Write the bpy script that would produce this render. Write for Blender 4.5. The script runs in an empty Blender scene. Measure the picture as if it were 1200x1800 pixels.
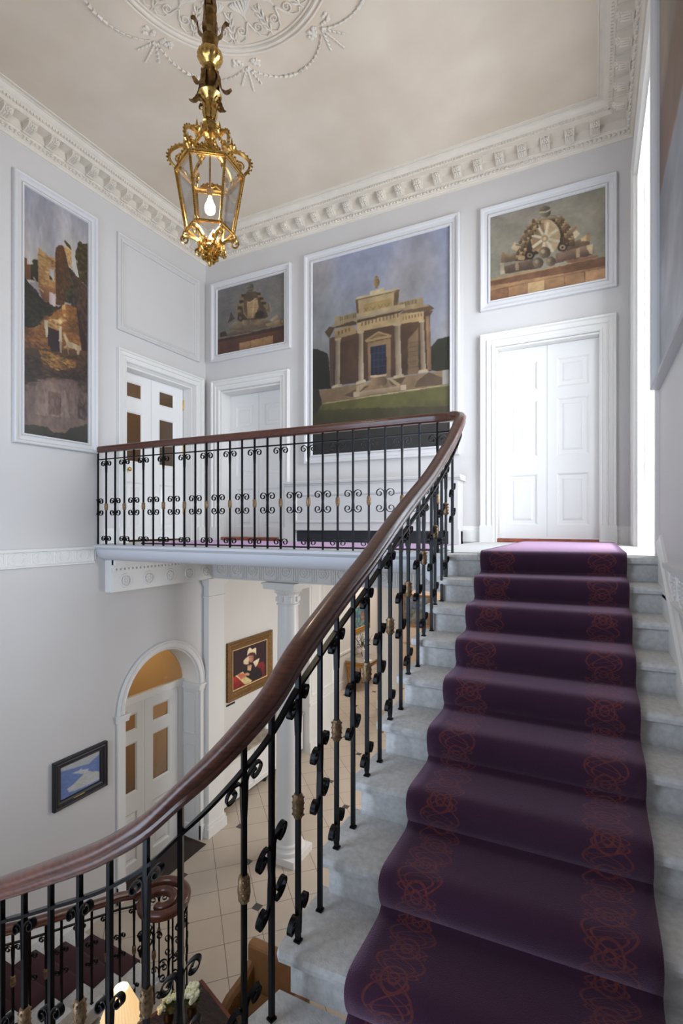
import bpy, bmesh, math, random
import numpy as np
from mathutils import Vector, Matrix
from math import sin, cos, pi, radians, hypot, atan2, sqrt

random.seed(7)
SC = bpy.context.scene
COL = SC.collection

# ------------------------------------------------------------------ camera, world, lights
W = 5.89            # room width (left wall x=0, right wall x=W), far wall y=0, landing floor z=0
YF = -6.46          # front wall (behind the camera)
G = -4.72           # ground floor
CEIL = 4.62
cam_d = bpy.data.cameras.new('camera')
cam = bpy.data.objects.new('camera', cam_d)
COL.objects.link(cam)
cam.location = (5.519, -6.134, 0.2025)
cam.rotation_euler = (pi/2, 0, math.atan2(0.451, 0.893))
cam_d.sensor_width = 36.0
cam_d.lens = 880.0/1800.0*36.0
cam_d.shift_y = 23.0/1800.0
cam_d.clip_start = 0.02
SC.camera = cam

SC.view_settings.view_transform = 'Standard'
SC.view_settings.look = 'None'
SC.view_settings.gamma = 1.0
SC.view_settings.exposure = 0.17
try: SC.view_settings.use_curve_mapping = False
except Exception: pass

world = bpy.data.worlds.new('daylight'); SC.world = world
world.use_nodes = True
bg = world.node_tree.nodes['Background']
bg.inputs[0].default_value = (0.70, 0.82, 1.0, 1)
bg.inputs[1].default_value = 1.0

def area(name, loc, rot, sx, sy, power, color):
    l = bpy.data.lights.new(name, 'AREA'); l.shape = 'RECTANGLE'; l.size = sx; l.size_y = sy
    l.energy = power; l.color = color
    o = bpy.data.objects.new(name, l); COL.objects.link(o); o.location = loc; o.rotation_euler = rot
    return o
def point(name, loc, power, color, r=0.05):
    l = bpy.data.lights.new(name, 'POINT'); l.energy = power; l.color = color; l.shadow_soft_size = r
    o = bpy.data.objects.new(name, l); COL.objects.link(o); o.location = loc
    return o
# daylight outside the tall side window and outside the stair window behind the camera
area('sky_light_side_window', (W+0.46, -1.48, 1.78), (0, radians(90), 0), 3.3, 1.5, 245, (0.82, 0.90, 1.0))
area('sky_light_stair_window', (2.5, YF-0.38, 0.1), (radians(90), 0, 0), 2.6, 4.4, 205, (0.66, 0.80, 1.0))
area('hall_fill_side', (W+0.4, 3.0, -2.4), (0, radians(90), 0), 2.6, 2.0, 165, (0.96, 0.97, 1.0))  # added fill for the ground-floor hall, shining in through the made-up window
area('corridor_fill_overhead', (0.3, 8.2, -0.75), (0, 0, 0), 0.9, 0.9, 70, (1.0, 0.95, 0.89))  # added fill below the corridor ceiling, no fixture there
area('hall_fill_overhead', (3.0, 2.2, -0.75), (0, 0, 0), 0.8, 0.8, 52, (1.0, 0.97, 0.94))  # added fill that brightens the hall from overhead, not a real lamp
point('vestibule_light_upper', (-1.9, -0.9, 2.5), 9, (1.0, 0.80, 0.5), 0.12)
point('vestibule_light_lower', (-1.9, -0.9, -1.7), 45, (1.0, 0.85, 0.58), 0.12)

# ------------------------------------------------------------------ materials
def s2l(c):
    return tuple(((v/255.0)/12.92 if v/255.0 <= 0.04045 else ((v/255.0+0.055)/1.055)**2.4) for v in c)
MATS = {}
def mat(name, rgb, rough=0.6, metal=0.0, spec=0.5, noise=0.0, nscale=6.0, bump=0.0, bscale=60.0, coat=0.0, rgb2=None, stretch=None):
    if name in MATS: return MATS[name]
    m = bpy.data.materials.new(name); m.use_nodes = True
    nt = m.node_tree; p = nt.nodes['Principled BSDF']
    c = s2l(rgb) + (1,)
    p.inputs['Base Color'].default_value = c
    p.inputs['Roughness'].default_value = rough
    p.inputs['Metallic'].default_value = metal
    p.inputs['Specular IOR Level'].default_value = spec
    if coat:
        p.inputs['Coat Weight'].default_value = coat; p.inputs['Coat Roughness'].default_value = 0.12
    tc = nt.nodes.new('ShaderNodeNewGeometry')
    vec = tc.outputs['Position']
    if stretch:
        mp = nt.nodes.new('ShaderNodeMapping'); mp.inputs['Scale'].default_value = stretch
        nt.links.new(vec, mp.inputs['Vector']); vec = mp.outputs['Vector']
    if noise or rgb2:
        n = nt.nodes.new('ShaderNodeTexNoise'); n.inputs['Scale'].default_value = nscale; n.inputs['Detail'].default_value = 6
        nt.links.new(vec, n.inputs['Vector'])
        mx = nt.nodes.new('ShaderNodeMix'); mx.data_type = 'RGBA'
        a = s2l(rgb); b = s2l(rgb2) if rgb2 else tuple(v*(1-noise) for v in a)
        mx.inputs[6].default_value = a+(1,); mx.inputs[7].default_value = b+(1,)
        r = nt.nodes.new('ShaderNodeMapRange'); r.inputs[1].default_value = 0.35; r.inputs[2].default_value = 0.68
        nt.links.new(n.outputs['Fac'], r.inputs[0]); nt.links.new(r.outputs[0], mx.inputs[0])
        nt.links.new(mx.outputs[2], p.inputs['Base Color'])
    if bump:
        n2 = nt.nodes.new('ShaderNodeTexNoise'); n2.inputs['Scale'].default_value = bscale; n2.inputs['Detail'].default_value = 4
        nt.links.new(vec, n2.inputs['Vector'])
        bp = nt.nodes.new('ShaderNodeBump'); bp.inputs['Strength'].default_value = bump; bp.inputs['Distance'].default_value = 0.01
        nt.links.new(n2.outputs['Fac'], bp.inputs['Height']); nt.links.new(bp.outputs['Normal'], p.inputs['Normal'])
    MATS[name] = m
    return m
def emit(name, rgb, strength):
    m = bpy.data.materials.new(name); m.use_nodes = True
    p = m.node_tree.nodes['Principled BSDF']
    p.inputs['Base Color'].default_value = s2l(rgb)+(1,)
    p.inputs['Emission Color'].default_value = s2l(rgb)+(1,); p.inputs['Emission Strength'].default_value = strength
    MATS[name] = m
    return m
def glass(name, tint=(1,1,1), refl=0.07):
    m = bpy.data.materials.new(name); m.use_nodes = True
    nt = m.node_tree; nt.nodes.remove(nt.nodes['Principled BSDF'])
    t = nt.nodes.new('ShaderNodeBsdfTransparent'); t.inputs[0].default_value = tint+(1,)
    g = nt.nodes.new('ShaderNodeBsdfGlossy'); g.inputs['Roughness'].default_value = 0.02
    mx = nt.nodes.new('ShaderNodeMixShader'); lw = nt.nodes.new('ShaderNodeLayerWeight'); lw.inputs[0].default_value = 0.25
    ma = nt.nodes.new('ShaderNodeMath'); ma.operation = 'MULTIPLY_ADD'; ma.inputs[1].default_value = 0.5; ma.inputs[2].default_value = refl
    nt.links.new(lw.outputs['Fresnel'], ma.inputs[0]); nt.links.new(ma.outputs[0], mx.inputs[0])
    nt.links.new(t.outputs[0], mx.inputs[1]); nt.links.new(g.outputs[0], mx.inputs[2])
    nt.links.new(mx.outputs[0], nt.nodes['Material Output'].inputs[0])
    MATS[name] = m
    return m

M_wall = mat('lilac_grey_paint', (208,204,201), 0.55, noise=0.03, nscale=1.5, bump=0.05, bscale=30)
M_trim = mat('white_gloss_paint', (226,223,218), 0.35)
M_door = mat('white_door_paint', (236,234,231), 0.38)
M_plaster = mat('ivory_plaster', (224,214,200), 0.7, noise=0.06, nscale=8)
M_ceil = mat('aged_ceiling_plaster', (221,206,188), 0.8, rgb2=(207,190,170), nscale=1.1, bump=0.04, bscale=20)
M_stone = mat('grey_portland_stone', (214,212,209), 0.75, rgb2=(194,193,191), nscale=45, bump=0.3, bscale=160)
M_iron = mat('black_gloss_iron', (9,8,10), 0.3, spec=0.16)
M_mahog = mat('polished_mahogany', (96,52,37), 0.3, rgb2=(64,34,27), nscale=9, coat=0.22, stretch=(2,2,14))
M_brass = mat('gilt_brass', (220,184,112), 0.27, metal=1.0, rgb2=(176,138,74), nscale=40)
M_bronze = mat('dark_bronze', (150,118,70), 0.35, metal=1.0, rgb2=(96,72,42), nscale=30)
M_gilt = mat('worn_gilding', (150,122,90), 0.45, metal=0.7, rgb2=(98,78,56), nscale=60, bump=0.3, bscale=120)
M_redwood = mat('red_brown_threshold_wood', (158,84,56), 0.35, rgb2=(120,58,40), nscale=12)
M_ochre = mat('ochre_wall_paint', (196,160,98), 0.7)
M_dark = mat('dark_recess', (26,24,26), 0.8)
M_blackframe = mat('black_picture_frame', (34,31,34), 0.45)
M_goldframe = mat('carved_gold_frame', (150,112,66), 0.42, metal=0.55, rgb2=(92,64,36), nscale=70, bump=0.5, bscale=110)
M_linen = mat('pale_mount', (226,224,220), 0.6)
M_leather = mat('tan_leather', (142,98,58), 0.5, noise=0.2, nscale=10, bump=0.1, bscale=80)
M_tabletop = mat('dark_polished_table', (52,36,32), 0.22, rgb2=(38,26,24), nscale=6, stretch=(2,14,2))
M_tableedge = mat('mahogany_table_edge', (104,56,36), 0.3)
M_white = mat('white_card', (240,240,240), 0.6)
M_green = mat('leaf_green', (84,110,50), 0.55, noise=0.35, nscale=30)
M_darkgreen = mat('dark_leaf_green', (58,72,46), 0.55, noise=0.35, nscale=30)
M_flower = mat('white_petal', (238,234,214), 0.6, rgb2=(212,214,160), nscale=40)
M_pink = mat('pinkish_beige_wall', (200,176,156), 0.7)
M_hall = mat('warm_white_hall_paint', (220,218,213), 0.6, noise=0.03, nscale=2)
M_brassy = mat('polished_brass', (214,172,90), 0.2, metal=1.0)
M_marble = mat('beige_marble', (170,158,142), 0.3, rgb2=(138,126,112), nscale=8)
M_darkmat = mat('dark_brown_doormat', (52,42,38), 0.95)
G_pane = glass('clear_glass')
G_door = glass('door_glass', (0.80,0.78,0.74), 0.05)
M_grid = mat('dark_grille', (42,42,46), 0.6)

def colattr_mat(name, rough=0.45):
    m = bpy.data.materials.new(name); m.use_nodes = True
    nt = m.node_tree; p = nt.nodes['Principled BSDF']; p.inputs['Roughness'].default_value = rough
    a = nt.nodes.new('ShaderNodeVertexColor'); a.layer_name = 'paint'
    nt.links.new(a.outputs[0], p.inputs['Base Color'])
    n = nt.nodes.new('ShaderNodeTexNoise'); n.inputs['Scale'].default_value = 90
    b = nt.nodes.new('ShaderNodeBump'); b.inputs['Strength'].default_value = 0.12; b.inputs['Distance'].default_value = 0.004
    nt.links.new(n.outputs['Fac'], b.inputs['Height']); nt.links.new(b.outputs['Normal'], p.inputs['Normal'])
    MATS[name] = m
    return m
M_paint = colattr_mat('oil_paint')

def mnode(nt, op, a, b=None, c=None):
    n = nt.nodes.new('ShaderNodeMath'); n.operation = op
    for i, v in enumerate((a, b, c)):
        if v is None: continue
        if isinstance(v, (int, float)): n.inputs[i].default_value = v
        else: nt.links.new(v, n.inputs[i])
    return n.outputs[0]
def mixc(nt, fac, a, b):
    mx = nt.nodes.new('ShaderNodeMix'); mx.data_type = 'RGBA'
    if isinstance(fac, (int, float)): mx.inputs[0].default_value = fac
    else: nt.links.new(fac, mx.inputs[0])
    for i, v in ((6, a), (7, b)):
        if isinstance(v, tuple): mx.inputs[i].default_value = v + (1,)
        else: nt.links.new(v, mx.inputs[i])
    return mx.outputs[2]

def tile_mat():
    m = bpy.data.materials.new('cream_floor_tiles'); m.use_nodes = True
    nt = m.node_tree; p = nt.nodes['Principled BSDF']; p.inputs['Roughness'].default_value = 0.38
    g = nt.nodes.new('ShaderNodeNewGeometry'); sp = nt.nodes.new('ShaderNodeSeparateXYZ')
    nt.links.new(g.outputs['Position'], sp.inputs[0])
    x, y = sp.outputs[0], sp.outputs[1]
    u = mnode(nt, 'SUBTRACT', mnode(nt, 'MULTIPLY', mnode(nt, 'ADD', x, y), 0.70711), 0.55)
    v = mnode(nt, 'SUBTRACT', mnode(nt, 'MULTIPLY', mnode(nt, 'SUBTRACT', y, x), 0.70711), 0.05)
    T = 0.455
    du = mnode(nt, 'ABSOLUTE', mnode(nt, 'WRAP', u, T/2, -T/2)); dv = mnode(nt, 'ABSOLUTE', mnode(nt, 'WRAP', v, T/2, -T/2))
    grout = mnode(nt, 'LESS_THAN', mnode(nt, 'MINIMUM', du, dv), 0.004)
    DU = mnode(nt, 'ABSOLUTE', mnode(nt, 'WRAP', u, T, -T)); DV = mnode(nt, 'ABSOLUTE', mnode(nt, 'WRAP', v, T, -T))
    dia = mnode(nt, 'LESS_THAN', mnode(nt, 'ADD', DU, DV), 0.078)
    n = nt.nodes.new('ShaderNodeTexNoise'); n.inputs['Scale'].default_value = 3.0; n.inputs['Detail'].default_value = 8
    nt.links.new(g.outputs['Position'], n.inputs['Vector'])
    base = mixc(nt, n.outputs['Fac'], s2l((198,183,166)), s2l((182,167,150)))
    c = mixc(nt, grout, base, s2l((112,102,92)))
    c = mixc(nt, dia, c, s2l((70,62,58)))
    nt.links.new(c, p.inputs['Base Color'])
    return m
M_tile = tile_mat()

def carpet_mat(name, bands):
    m = bpy.data.materials.new(name); m.use_nodes = True
    nt = m.node_tree; p = nt.nodes['Principled BSDF']; p.inputs['Roughness'].default_value = 0.95
    p.inputs['Specular IOR Level'].default_value = 0.1
    p.inputs['Sheen Weight'].default_value = 0.7; p.inputs['Sheen Roughness'].default_value = 0.42
    p.inputs['Sheen Tint'].default_value = (0.92, 0.62, 0.84, 1)
    uv = nt.nodes.new('ShaderNodeUVMap'); uv.uv_map = 'UVMap'
    n = nt.nodes.new('ShaderNodeTexNoise'); n.inputs['Scale'].default_value = 240; n.inputs['Detail'].default_value = 3
    nt.links.new(uv.outputs[0], n.inputs['Vector'])
    base = mixc(nt, n.outputs['Fac'], s2l((76,48,69)), s2l((54,31,49)))
    if bands:
        sp = nt.nodes.new('ShaderNodeSeparateXYZ'); nt.links.new(uv.outputs[0], sp.inputs[0])
        u, v = sp.outputs[0], sp.outputs[1]
        tot = None
        for (b0, b1) in bands:
            cx = (b0+b1)/2; hw = (b1-b0)/2
            uu = mnode(nt, 'SUBTRACT', u, cx)
            inb = mnode(nt, 'LESS_THAN', mnode(nt, 'ABSOLUTE', uu), hw)
            # ogee wave lines that cross, plus ring motifs: a braided scroll border
            lines = None
            for (A, k, ph) in ((hw*0.92, 26.0, 0.0), (hw*0.92, 26.0, pi), (hw*0.6, 52.0, 0.9), (hw*0.6, 52.0, 0.9+pi), (hw*0.8, 78.0, 0.3), (hw*0.8, 78.0, 1.6)):
                s = mnode(nt, 'MULTIPLY', mnode(nt, 'SINE', mnode(nt, 'ADD', mnode(nt, 'MULTIPLY', v, k), ph)), A)
                l = mnode(nt, 'LESS_THAN', mnode(nt, 'ABSOLUTE', mnode(nt, 'SUBTRACT', uu, s)), 0.0045)
                lines = l if lines is None else mnode(nt, 'MAXIMUM', lines, l)
            vv = mnode(nt, 'WRAP', v, 0.0604, -0.0604)
            r = mnode(nt, 'SQRT', mnode(nt, 'ADD', mnode(nt, 'MULTIPLY', uu, uu), mnode(nt, 'MULTIPLY', vv, vv)))
            for rad in (0.018, 0.040):
                l = mnode(nt, 'LESS_THAN', mnode(nt, 'ABSOLUTE', mnode(nt, 'SUBTRACT', r, rad)), 0.004)
                lines = mnode(nt, 'MAXIMUM', lines, l)
            lines = mnode(nt, 'MULTIPLY', lines, inb)
            tot = lines if tot is None else mnode(nt, 'MAXIMUM', tot, lines)
        n2 = nt.nodes.new('ShaderNodeTexNoise'); n2.inputs['Scale'].default_value = 60
        nt.links.new(uv.outputs[0], n2.inputs['Vector'])
        fac = mnode(nt, 'MULTIPLY', tot, mnode(nt, 'MULTIPLY_ADD', n2.outputs['Fac'], 0.75, 0.02))
        base = mixc(nt, fac, base, s2l((142,72,50)))
    nt.links.new(base, p.inputs['Base Color'])
    b = nt.nodes.new('ShaderNodeBump'); b.inputs['Strength'].default_value = 0.5; b.inputs['Distance'].default_value = 0.004
    nt.links.new(n.outputs['Fac'], b.inputs['Height']); nt.links.new(b.outputs['Normal'], p.inputs['Normal'])
    return m
M_runner = carpet_mat('purple_stair_carpet', [(0.055, 0.225), (0.655, 0.825)])
M_runner2 = carpet_mat('plum_landing_carpet', [])
M_runner3 = mat('maroon_stair_carpet', (66,34,40), 0.95, noise=0.2, nscale=80)

# ------------------------------------------------------------------ mesh builder
LOC = {}
class MB:
    def __init__(self): self.v = []; self.f = []; self.m = []; self.mi = 0
    def vert(self, p): self.v.append((float(p[0]), float(p[1]), float(p[2]))); return len(self.v)-1
    def face(self, ids): self.f.append(tuple(ids)); self.m.append(self.mi)
    def box(self, a, b):
        x0,y0,z0 = a; x1,y1,z1 = b
        i = [self.vert(p) for p in ((x0,y0,z0),(x1,y0,z0),(x1,y1,z0),(x0,y1,z0),(x0,y0,z1),(x1,y0,z1),(x1,y1,z1),(x0,y1,z1))]
        for q in ((0,3,2,1),(4,5,6,7),(0,1,5,4),(1,2,6,5),(2,3,7,6),(3,0,4,7)): self.face([i[k] for k in q])
        return self
    def obox(self, c, ax, ay, az, hx, hy, hz):
        c = Vector(c); ax = Vector(ax).normalized()*hx; ay = Vector(ay).normalized()*hy; az = Vector(az).normalized()*hz
        i = [self.vert(c+sx*ax+sy*ay+sz*az) for sz in (-1,1) for sx,sy in ((-1,-1),(1,-1),(1,1),(-1,1))]
        for q in ((0,3,2,1),(4,5,6,7),(0,1,5,4),(1,2,6,5),(2,3,7,6),(3,0,4,7)): self.face([i[k] for k in q])
        return self
    def loft(self, rings, closed=True, caps=True, loop=False):
        ids = [[self.vert(p) for p in r] for r in rings]
        n = len(ids[0]); R = len(ids)
        for a in range(R if loop else R-1):
            A = ids[a]; B = ids[(a+1) % R]
            for k in range(n if closed else n-1):
                self.face((A[k], A[(k+1)%n], B[(k+1)%n], B[k]))
        if caps and closed and not loop:
            self.face(ids[0][::-1]); self.face(ids[-1])
        return self
    def lathe(self, prof, c=(0,0,0), n=16, fl=None, ax=None):
        c = Vector(c); rings = []
        for z, r in prof:
            ring = []
            for k in range(n):
                t = 2*pi*k/n; rr = max(r, 1e-4)*(1+(fl(k, z) if fl else 0))
                p = Vector((rr*cos(t), rr*sin(t), z))
                if ax: p = ax @ p
                ring.append(c+p)
            rings.append(ring)
        return self.loft(rings)
    def tube(self, path, r, n=6, flat=1.0, up=None):
        path = [Vector(p) for p in path]; rings = []
        N = len(path)
        for i, p in enumerate(path):
            t = (path[min(i+1,N-1)]-path[max(i-1,0)])
            t = t.normalized() if t.length > 1e-9 else Vector((0,0,1))
            u = Vector(up) if up else (Vector((0,0,1)) if abs(t.z) < 0.95 else Vector((1,0,0)))
            a = t.cross(u); a = a.normalized() if a.length > 1e-6 else t.orthogonal().normalized()
            b = a.cross(t).normalized()
            rr = r(i/(N-1)) if callable(r) else r
            rings.append([p + a*rr*cos(2*pi*k/n) + b*rr*flat*sin(2*pi*k/n) for k in range(n)])
        return self.loft(rings)
    def sweep(self, path, prof, caps=True, closed=True):
        # profile (lateral, vertical) swept with vertical kept upright
        path = [Vector(p) for p in path]; rings = []; N = len(path)
        for i, p in enumerate(path):
            t0 = path[i]-path[i-1] if i > 0 else path[1]-path[0]
            t1 = path[i+1]-path[i] if i < N-1 else t0
            a = Vector((t0.x,t0.y,0)); b = Vector((t1.x,t1.y,0))
            a = a.normalized() if a.length > 1e-6 else b.normalized(); b = b.normalized() if b.length > 1e-6 else a
            t = (a+b).normalized(); k = 1/max(0.5, t.dot(a))
            nrm = Vector((t.y, -t.x, 0))
            rings.append([p + nrm*u*k + Vector((0,0,w)) for u, w in prof])
        return self.loft(rings, closed=closed, caps=caps)
    def sphere(self, c, r, n=10, m=6, sc=(1,1,1)):
        c = Vector(c); rings = []
        for j in range(m+1):
            ph = -pi/2 + pi*j/m; ph = max(min(ph, pi/2-0.02), -pi/2+0.02)
            rings.append([c+Vector((r*sc[0]*cos(ph)*cos(2*pi*k/n), r*sc[1]*cos(ph)*sin(2*pi*k/n), r*sc[2]*sin(ph))) for k in range(n)])
        return self.loft(rings)
    def extrude_poly(self, pts, d):
        d = Vector(d); pts = [Vector(p) for p in pts]
        a = [self.vert(p) for p in pts]; b = [self.vert(p+d) for p in pts]; n = len(a)
        self.face(a[::-1]); self.face(b)
        for k in range(n): self.face((a[k], a[(k+1)%n], b[(k+1)%n], b[k]))
        return self
    def frame(self, wm, u0, u1, v0, v1, prof, open_bottom=False):
        # mitred moulding round a rectangle on a wall; prof = (inset from outer edge, height off wall)
        rings = []
        for ins, h in prof:
            if open_bottom: r = [(u0+ins, v0), (u0+ins, v1-ins), (u1-ins, v1-ins), (u1-ins, v0)]
            else: r = [(u0+ins, v0+ins), (u0+ins, v1-ins), (u1-ins, v1-ins), (u1-ins, v0+ins)]
            rings.append([wm(u, v, h) for u, v in r])
        ids = [[self.vert(p) for p in r] for r in rings]
        for A, B in zip(ids[:-1], ids[1:]):
            for k in range(3 if open_bottom else 4):
                self.face((A[k], A[(k+1)%4], B[(k+1)%4], B[k]))
        A, B = ids[0], ids[-1]
        for k in range(3 if open_bottom else 4): self.face((A[k], B[k], B[(k+1)%4], A[(k+1)%4]))
        if open_bottom:
            self.face([r[0] for r in ids]); self.face([r[3] for r in ids][::-1])
        return self
    def build(self, name, mats, parent=None, smooth=False, loc=None, bevel=0, angle=40):
        me = bpy.data.meshes.new(name)
        off = Vector((0,0,0))
        if parent is not None: off = LOC.get(parent.name, Vector((0,0,0)))
        if loc is not None:
            o_loc = Vector(loc)-off; vv = self.v     # vertices already local to loc
        else:
            o_loc = Vector((0,0,0)); vv = [(x-off.x, y-off.y, z-off.z) for x,y,z in self.v]
        me.from_pydata(vv, [], self.f)
        if not isinstance(mats, (list, tuple)): mats = [mats]
        for m in mats: me.materials.append(m)
        if len(mats) > 1: me.polygons.foreach_set('material_index', self.m)
        bm = bmesh.new(); bm.from_mesh(me); bmesh.ops.recalc_face_normals(bm, faces=bm.faces); bm.to_mesh(me); bm.free()
        if smooth:
            me.polygons.foreach_set('use_smooth', [True]*len(me.polygons))
            try: me.set_sharp_from_angle(angle=radians(angle))
            except Exception: pass
        o = bpy.data.objects.new(name, me); COL.objects.link(o)
        o.location = o_loc
        if parent is not None:
            o.parent = parent
        LOC[o.name] = off + o_loc
        if bevel:
            md = o.modifiers.new('bevel', 'BEVEL'); md.width = bevel; md.segments = 2; md.limit_method = 'ANGLE'; md.angle_limit = radians(40)
        return o

def thing(name, label, cat, loc=(0,0,0), group=None):
    o = bpy.data.objects.new(name, None); COL.objects.link(o); o.location = loc; o.empty_display_size = 0.1
    o['label'] = label; o['category'] = cat
    if group: o['group'] = group
    LOC[o.name] = Vector(loc)
    return o
def tag(o, label, cat, group=None):
    o['label'] = label; o['category'] = cat
    if group: o['group'] = group
    return o
def struct(o): o['kind'] = 'structure'; return o
def sroot(name, loc=(0,0,0), label=None):
    o = bpy.data.objects.new(name, None); COL.objects.link(o); o.location = loc; o['kind'] = 'structure'
    o.empty_display_size = 0.1
    if label: o['label'] = label
    LOC[o.name] = Vector(loc)
    return o
def copy_of(o, parent, loc, rotz=0.0):
    c = o.copy(); COL.objects.link(c); c.parent = parent; c.location = loc; c.rotation_euler = (0,0,rotz)
    return c

WL = lambda u, v, h: (h, u, v)             # left wall, u = y
WB = lambda u, v, h: (u, -h, v)            # far wall, u = x
WR = lambda u, v, h: (W-h, u, v)           # right wall, u = y
def wbox(mb, wm, u0, u1, v0, v1, h0, h1):
    a = wm(u0, v0, h0); b = wm(u1, v1, h1)
    mb.box([min(p,q) for p,q in zip(a,b)], [max(p,q) for p,q in zip(a,b)])
def wall_slab(mb, wm, u0, u1, v0, v1, thick, holes):
    us = sorted({u0,u1}|{h[0] for h in holes}|{h[1] for h in holes}); us = [u for u in us if u0 <= u <= u1]
    for a, b in zip(us[:-1], us[1:]):
        mid = (a+b)/2
        hs = sorted([(h[2],h[3]) for h in holes if h[0] < mid < h[1]])
        lo = v0
        for (p, q) in hs:
            if p > lo: wbox(mb, wm, a, b, lo, p, -thick, 0)
            lo = q
        if lo < v1: wbox(mb, wm, a, b, lo, v1, -thick, 0)
# ------------------------------------------------------------------ room shell
TRIM = [0]
def trim_name():
    TRIM[0] += 1
    return 'trim_%d' % TRIM[0]
ARC_C, ARC_R, ARC_Z = -0.845, 0.70, -2.28     # arched doorway low on the left wall
m = MB()
wall_slab(m, WL, YF, 0.35, G, CEIL, 0.35, [(-1.53,-0.31,-0.03,2.31), (ARC_C-ARC_R, ARC_C+ARC_R, G, ARC_Z+ARC_R)])
N = 28
for k in range(N):
    a0 = pi - pi*k/N; a1 = pi - pi*(k+1)/N
    y0, z0 = ARC_C+ARC_R*cos(a0), ARC_Z+ARC_R*sin(a0); y1, z1 = ARC_C+ARC_R*cos(a1), ARC_Z+ARC_R*sin(a1)
    m.extrude_poly([(0,y0,z0),(0,y1,z1),(0,y1,ARC_Z+ARC_R),(0,y0,ARC_Z+ARC_R)], (-0.35,0,0))
struct(m.build('wall_left', M_wall))
m = MB(); wall_slab(m, WB, -0.35, W+0.35, -0.31, CEIL, 0.35, [(0.31,1.44,-0.03,2.28), (4.47,5.59,0.0,2.305)])
struct(m.build('wall_back', M_wall))
WIN = (-2.28, -0.66, 0.0, 3.50)
m = MB(); wall_slab(m, WR, YF, 0.0, G, CEIL, 0.35, [WIN])
struct(m.build('wall_right', M_wall))
FW = (1.2, 3.8, -2.1, 2.4)
m = MB()
wall_slab(m, lambda u,v,h: (u, YF+h, v), -0.35, W+0.35, G, CEIL, 0.35, [FW])
struct(m.build('wall_front', M_wall))
m = MB(); m.box((-0.35, YF-0.35, CEIL), (W+0.35, 0.35, CEIL+0.25)); struct(m.build('ceiling', M_ceil))
m = MB(); m.box((-4.0, YF-0.35, G-0.2), (W+0.5, 11.0, G)); struct(m.build('floor', M_tile))
# landing floor slab with its stone nosing; the underside is painted
m = MB()
m.box((0,-1.87,-0.10), (4.25,0.0,-0.03))
m.extrude_poly([(4.25,0,-0.10),(4.25,-1.87,-0.10),(4.40,-1.97,-0.10),(4.50,-2.15,-0.10),(4.53,-2.50,-0.10),(W,-2.30,-0.10),(W,0,-0.10)], (0,0,0.10))
struct(m.build('floor_landing', M_stone))
m = MB(); m.extrude_poly([(0,0.0,-0.234),(0,-1.84,-0.234),(4.25,-1.84,-0.234),(4.40,-1.95,-0.234),(4.50,-2.15,-0.234),(4.53,-2.40,-0.234),(W,-2.20,-0.234),(W,0.0,-0.234)], (0,0,0.133))
struct(m.build('ceiling_landing_soffit', M_trim))
edge_path = [(0.0,-1.86,0)]+[(x,-1.86,0) for x in np.linspace(0.5,4.1,8)]
edge_path += [(4.1+0.40*sin(a), -2.26+0.40*cos(a), 0) for a in np.linspace(0.15, pi/2, 9)] + [(4.50,-2.42,0),(4.50,-2.60,0)]
edge_path = [(x, y, z) for x,y,z in edge_path]
m = MB(); m.sweep(edge_path, [(-0.04,-0.035),(0.11,-0.035),(0.135,-0.045),(0.14,-0.07),(0.12,-0.09),(0.105,-0.10),(0.10,-0.14),(0.075,-0.185),(0.03,-0.22),(0.0,-0.235),(-0.04,-0.235)])
struct(m.build(trim_name(), mat('painted_stone_edge', (200,200,204), 0.5), smooth=True, angle=35))

# ---- entablature below the landing: beam across on columns, short beam along the left wall
def rosette_mesh():
    m = MB(); R = 0.082
    ring = []
    for k in range(20):
        t = 2*pi*k/20
        ring.append([(( R+dr)*cos(t), -h, (R+dr)*sin(t)) for dr, h in ((-0.012,0),(-0.008,0.012),(0.008,0.012),(0.012,0))])
    m.loft(ring, loop=True, closed=False)
    for k in range(8):
        t = 2*pi*k/8
        m.sphere((0.038*cos(t), -0.004, 0.038*sin(t)), 0.024, 6, 4, (1,0.55,1))
    m.sphere((0,-0.006,0), 0.02, 8, 4, (1,0.7,1))
    return m
root = sroot(trim_name(), (0,0,-0.64), 'white entablature with rosettes carrying the landing across the columns')
m = MB(); m.box((0.0,0.04,-0.64),(W,0.36,-0.31)); m.box((0.0,0.0,-0.31),(W,0.04,-0.24)); m.box((0.0,0.01,-0.345),(W,0.04,-0.31)); m.box((0.0,0.025,-0.635),(W,0.04,-0.615))
xs = np.arange(0.28, W-0.1, 0.305)
for x in xs:
    for d in (-0.035, 0.0, 0.035): m.box((x+0.1525+d-0.011, 0.028, -0.61), (x+0.1525+d+0.011, 0.04, -0.35))
m.build('beam', M_trim, root)
r0 = rosette_mesh().build('rosette', M_trim, root, True, loc=(xs[0], 0.04, -0.48))
for x in xs[1:]: copy_of(r0, root, (x, 0.04, 0.16))
root = sroot(trim_name(), (0,0,-0.64), 'white bracket beam with rosettes along the left wall below the landing')
m = MB(); m.box((0.0,-1.83,-0.645),(0.12,0.04,-0.236)); m.box((0.12,-1.83,-0.345),(0.15,0.01,-0.236)); m.box((0.12,-1.83,-0.30),(0.19,0.01,-0.236))
for y in np.arange(-1.82, 0.0, 0.062): m.box((0.12, y, -0.375), (0.142, y+0.034, -0.345))
m.build('beam', M_trim, root)
ry = [-1.62,-1.24,-0.86,-0.48,-0.12]
r1 = rosette_mesh().build('rosette', M_trim, root, True, loc=(0.12, ry[0], -0.51)); r1.rotation_euler = (0,0,pi/2)
for y in ry[1:]: copy_of(r1, root, (0.12, y, 0.13), pi/2)
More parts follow.
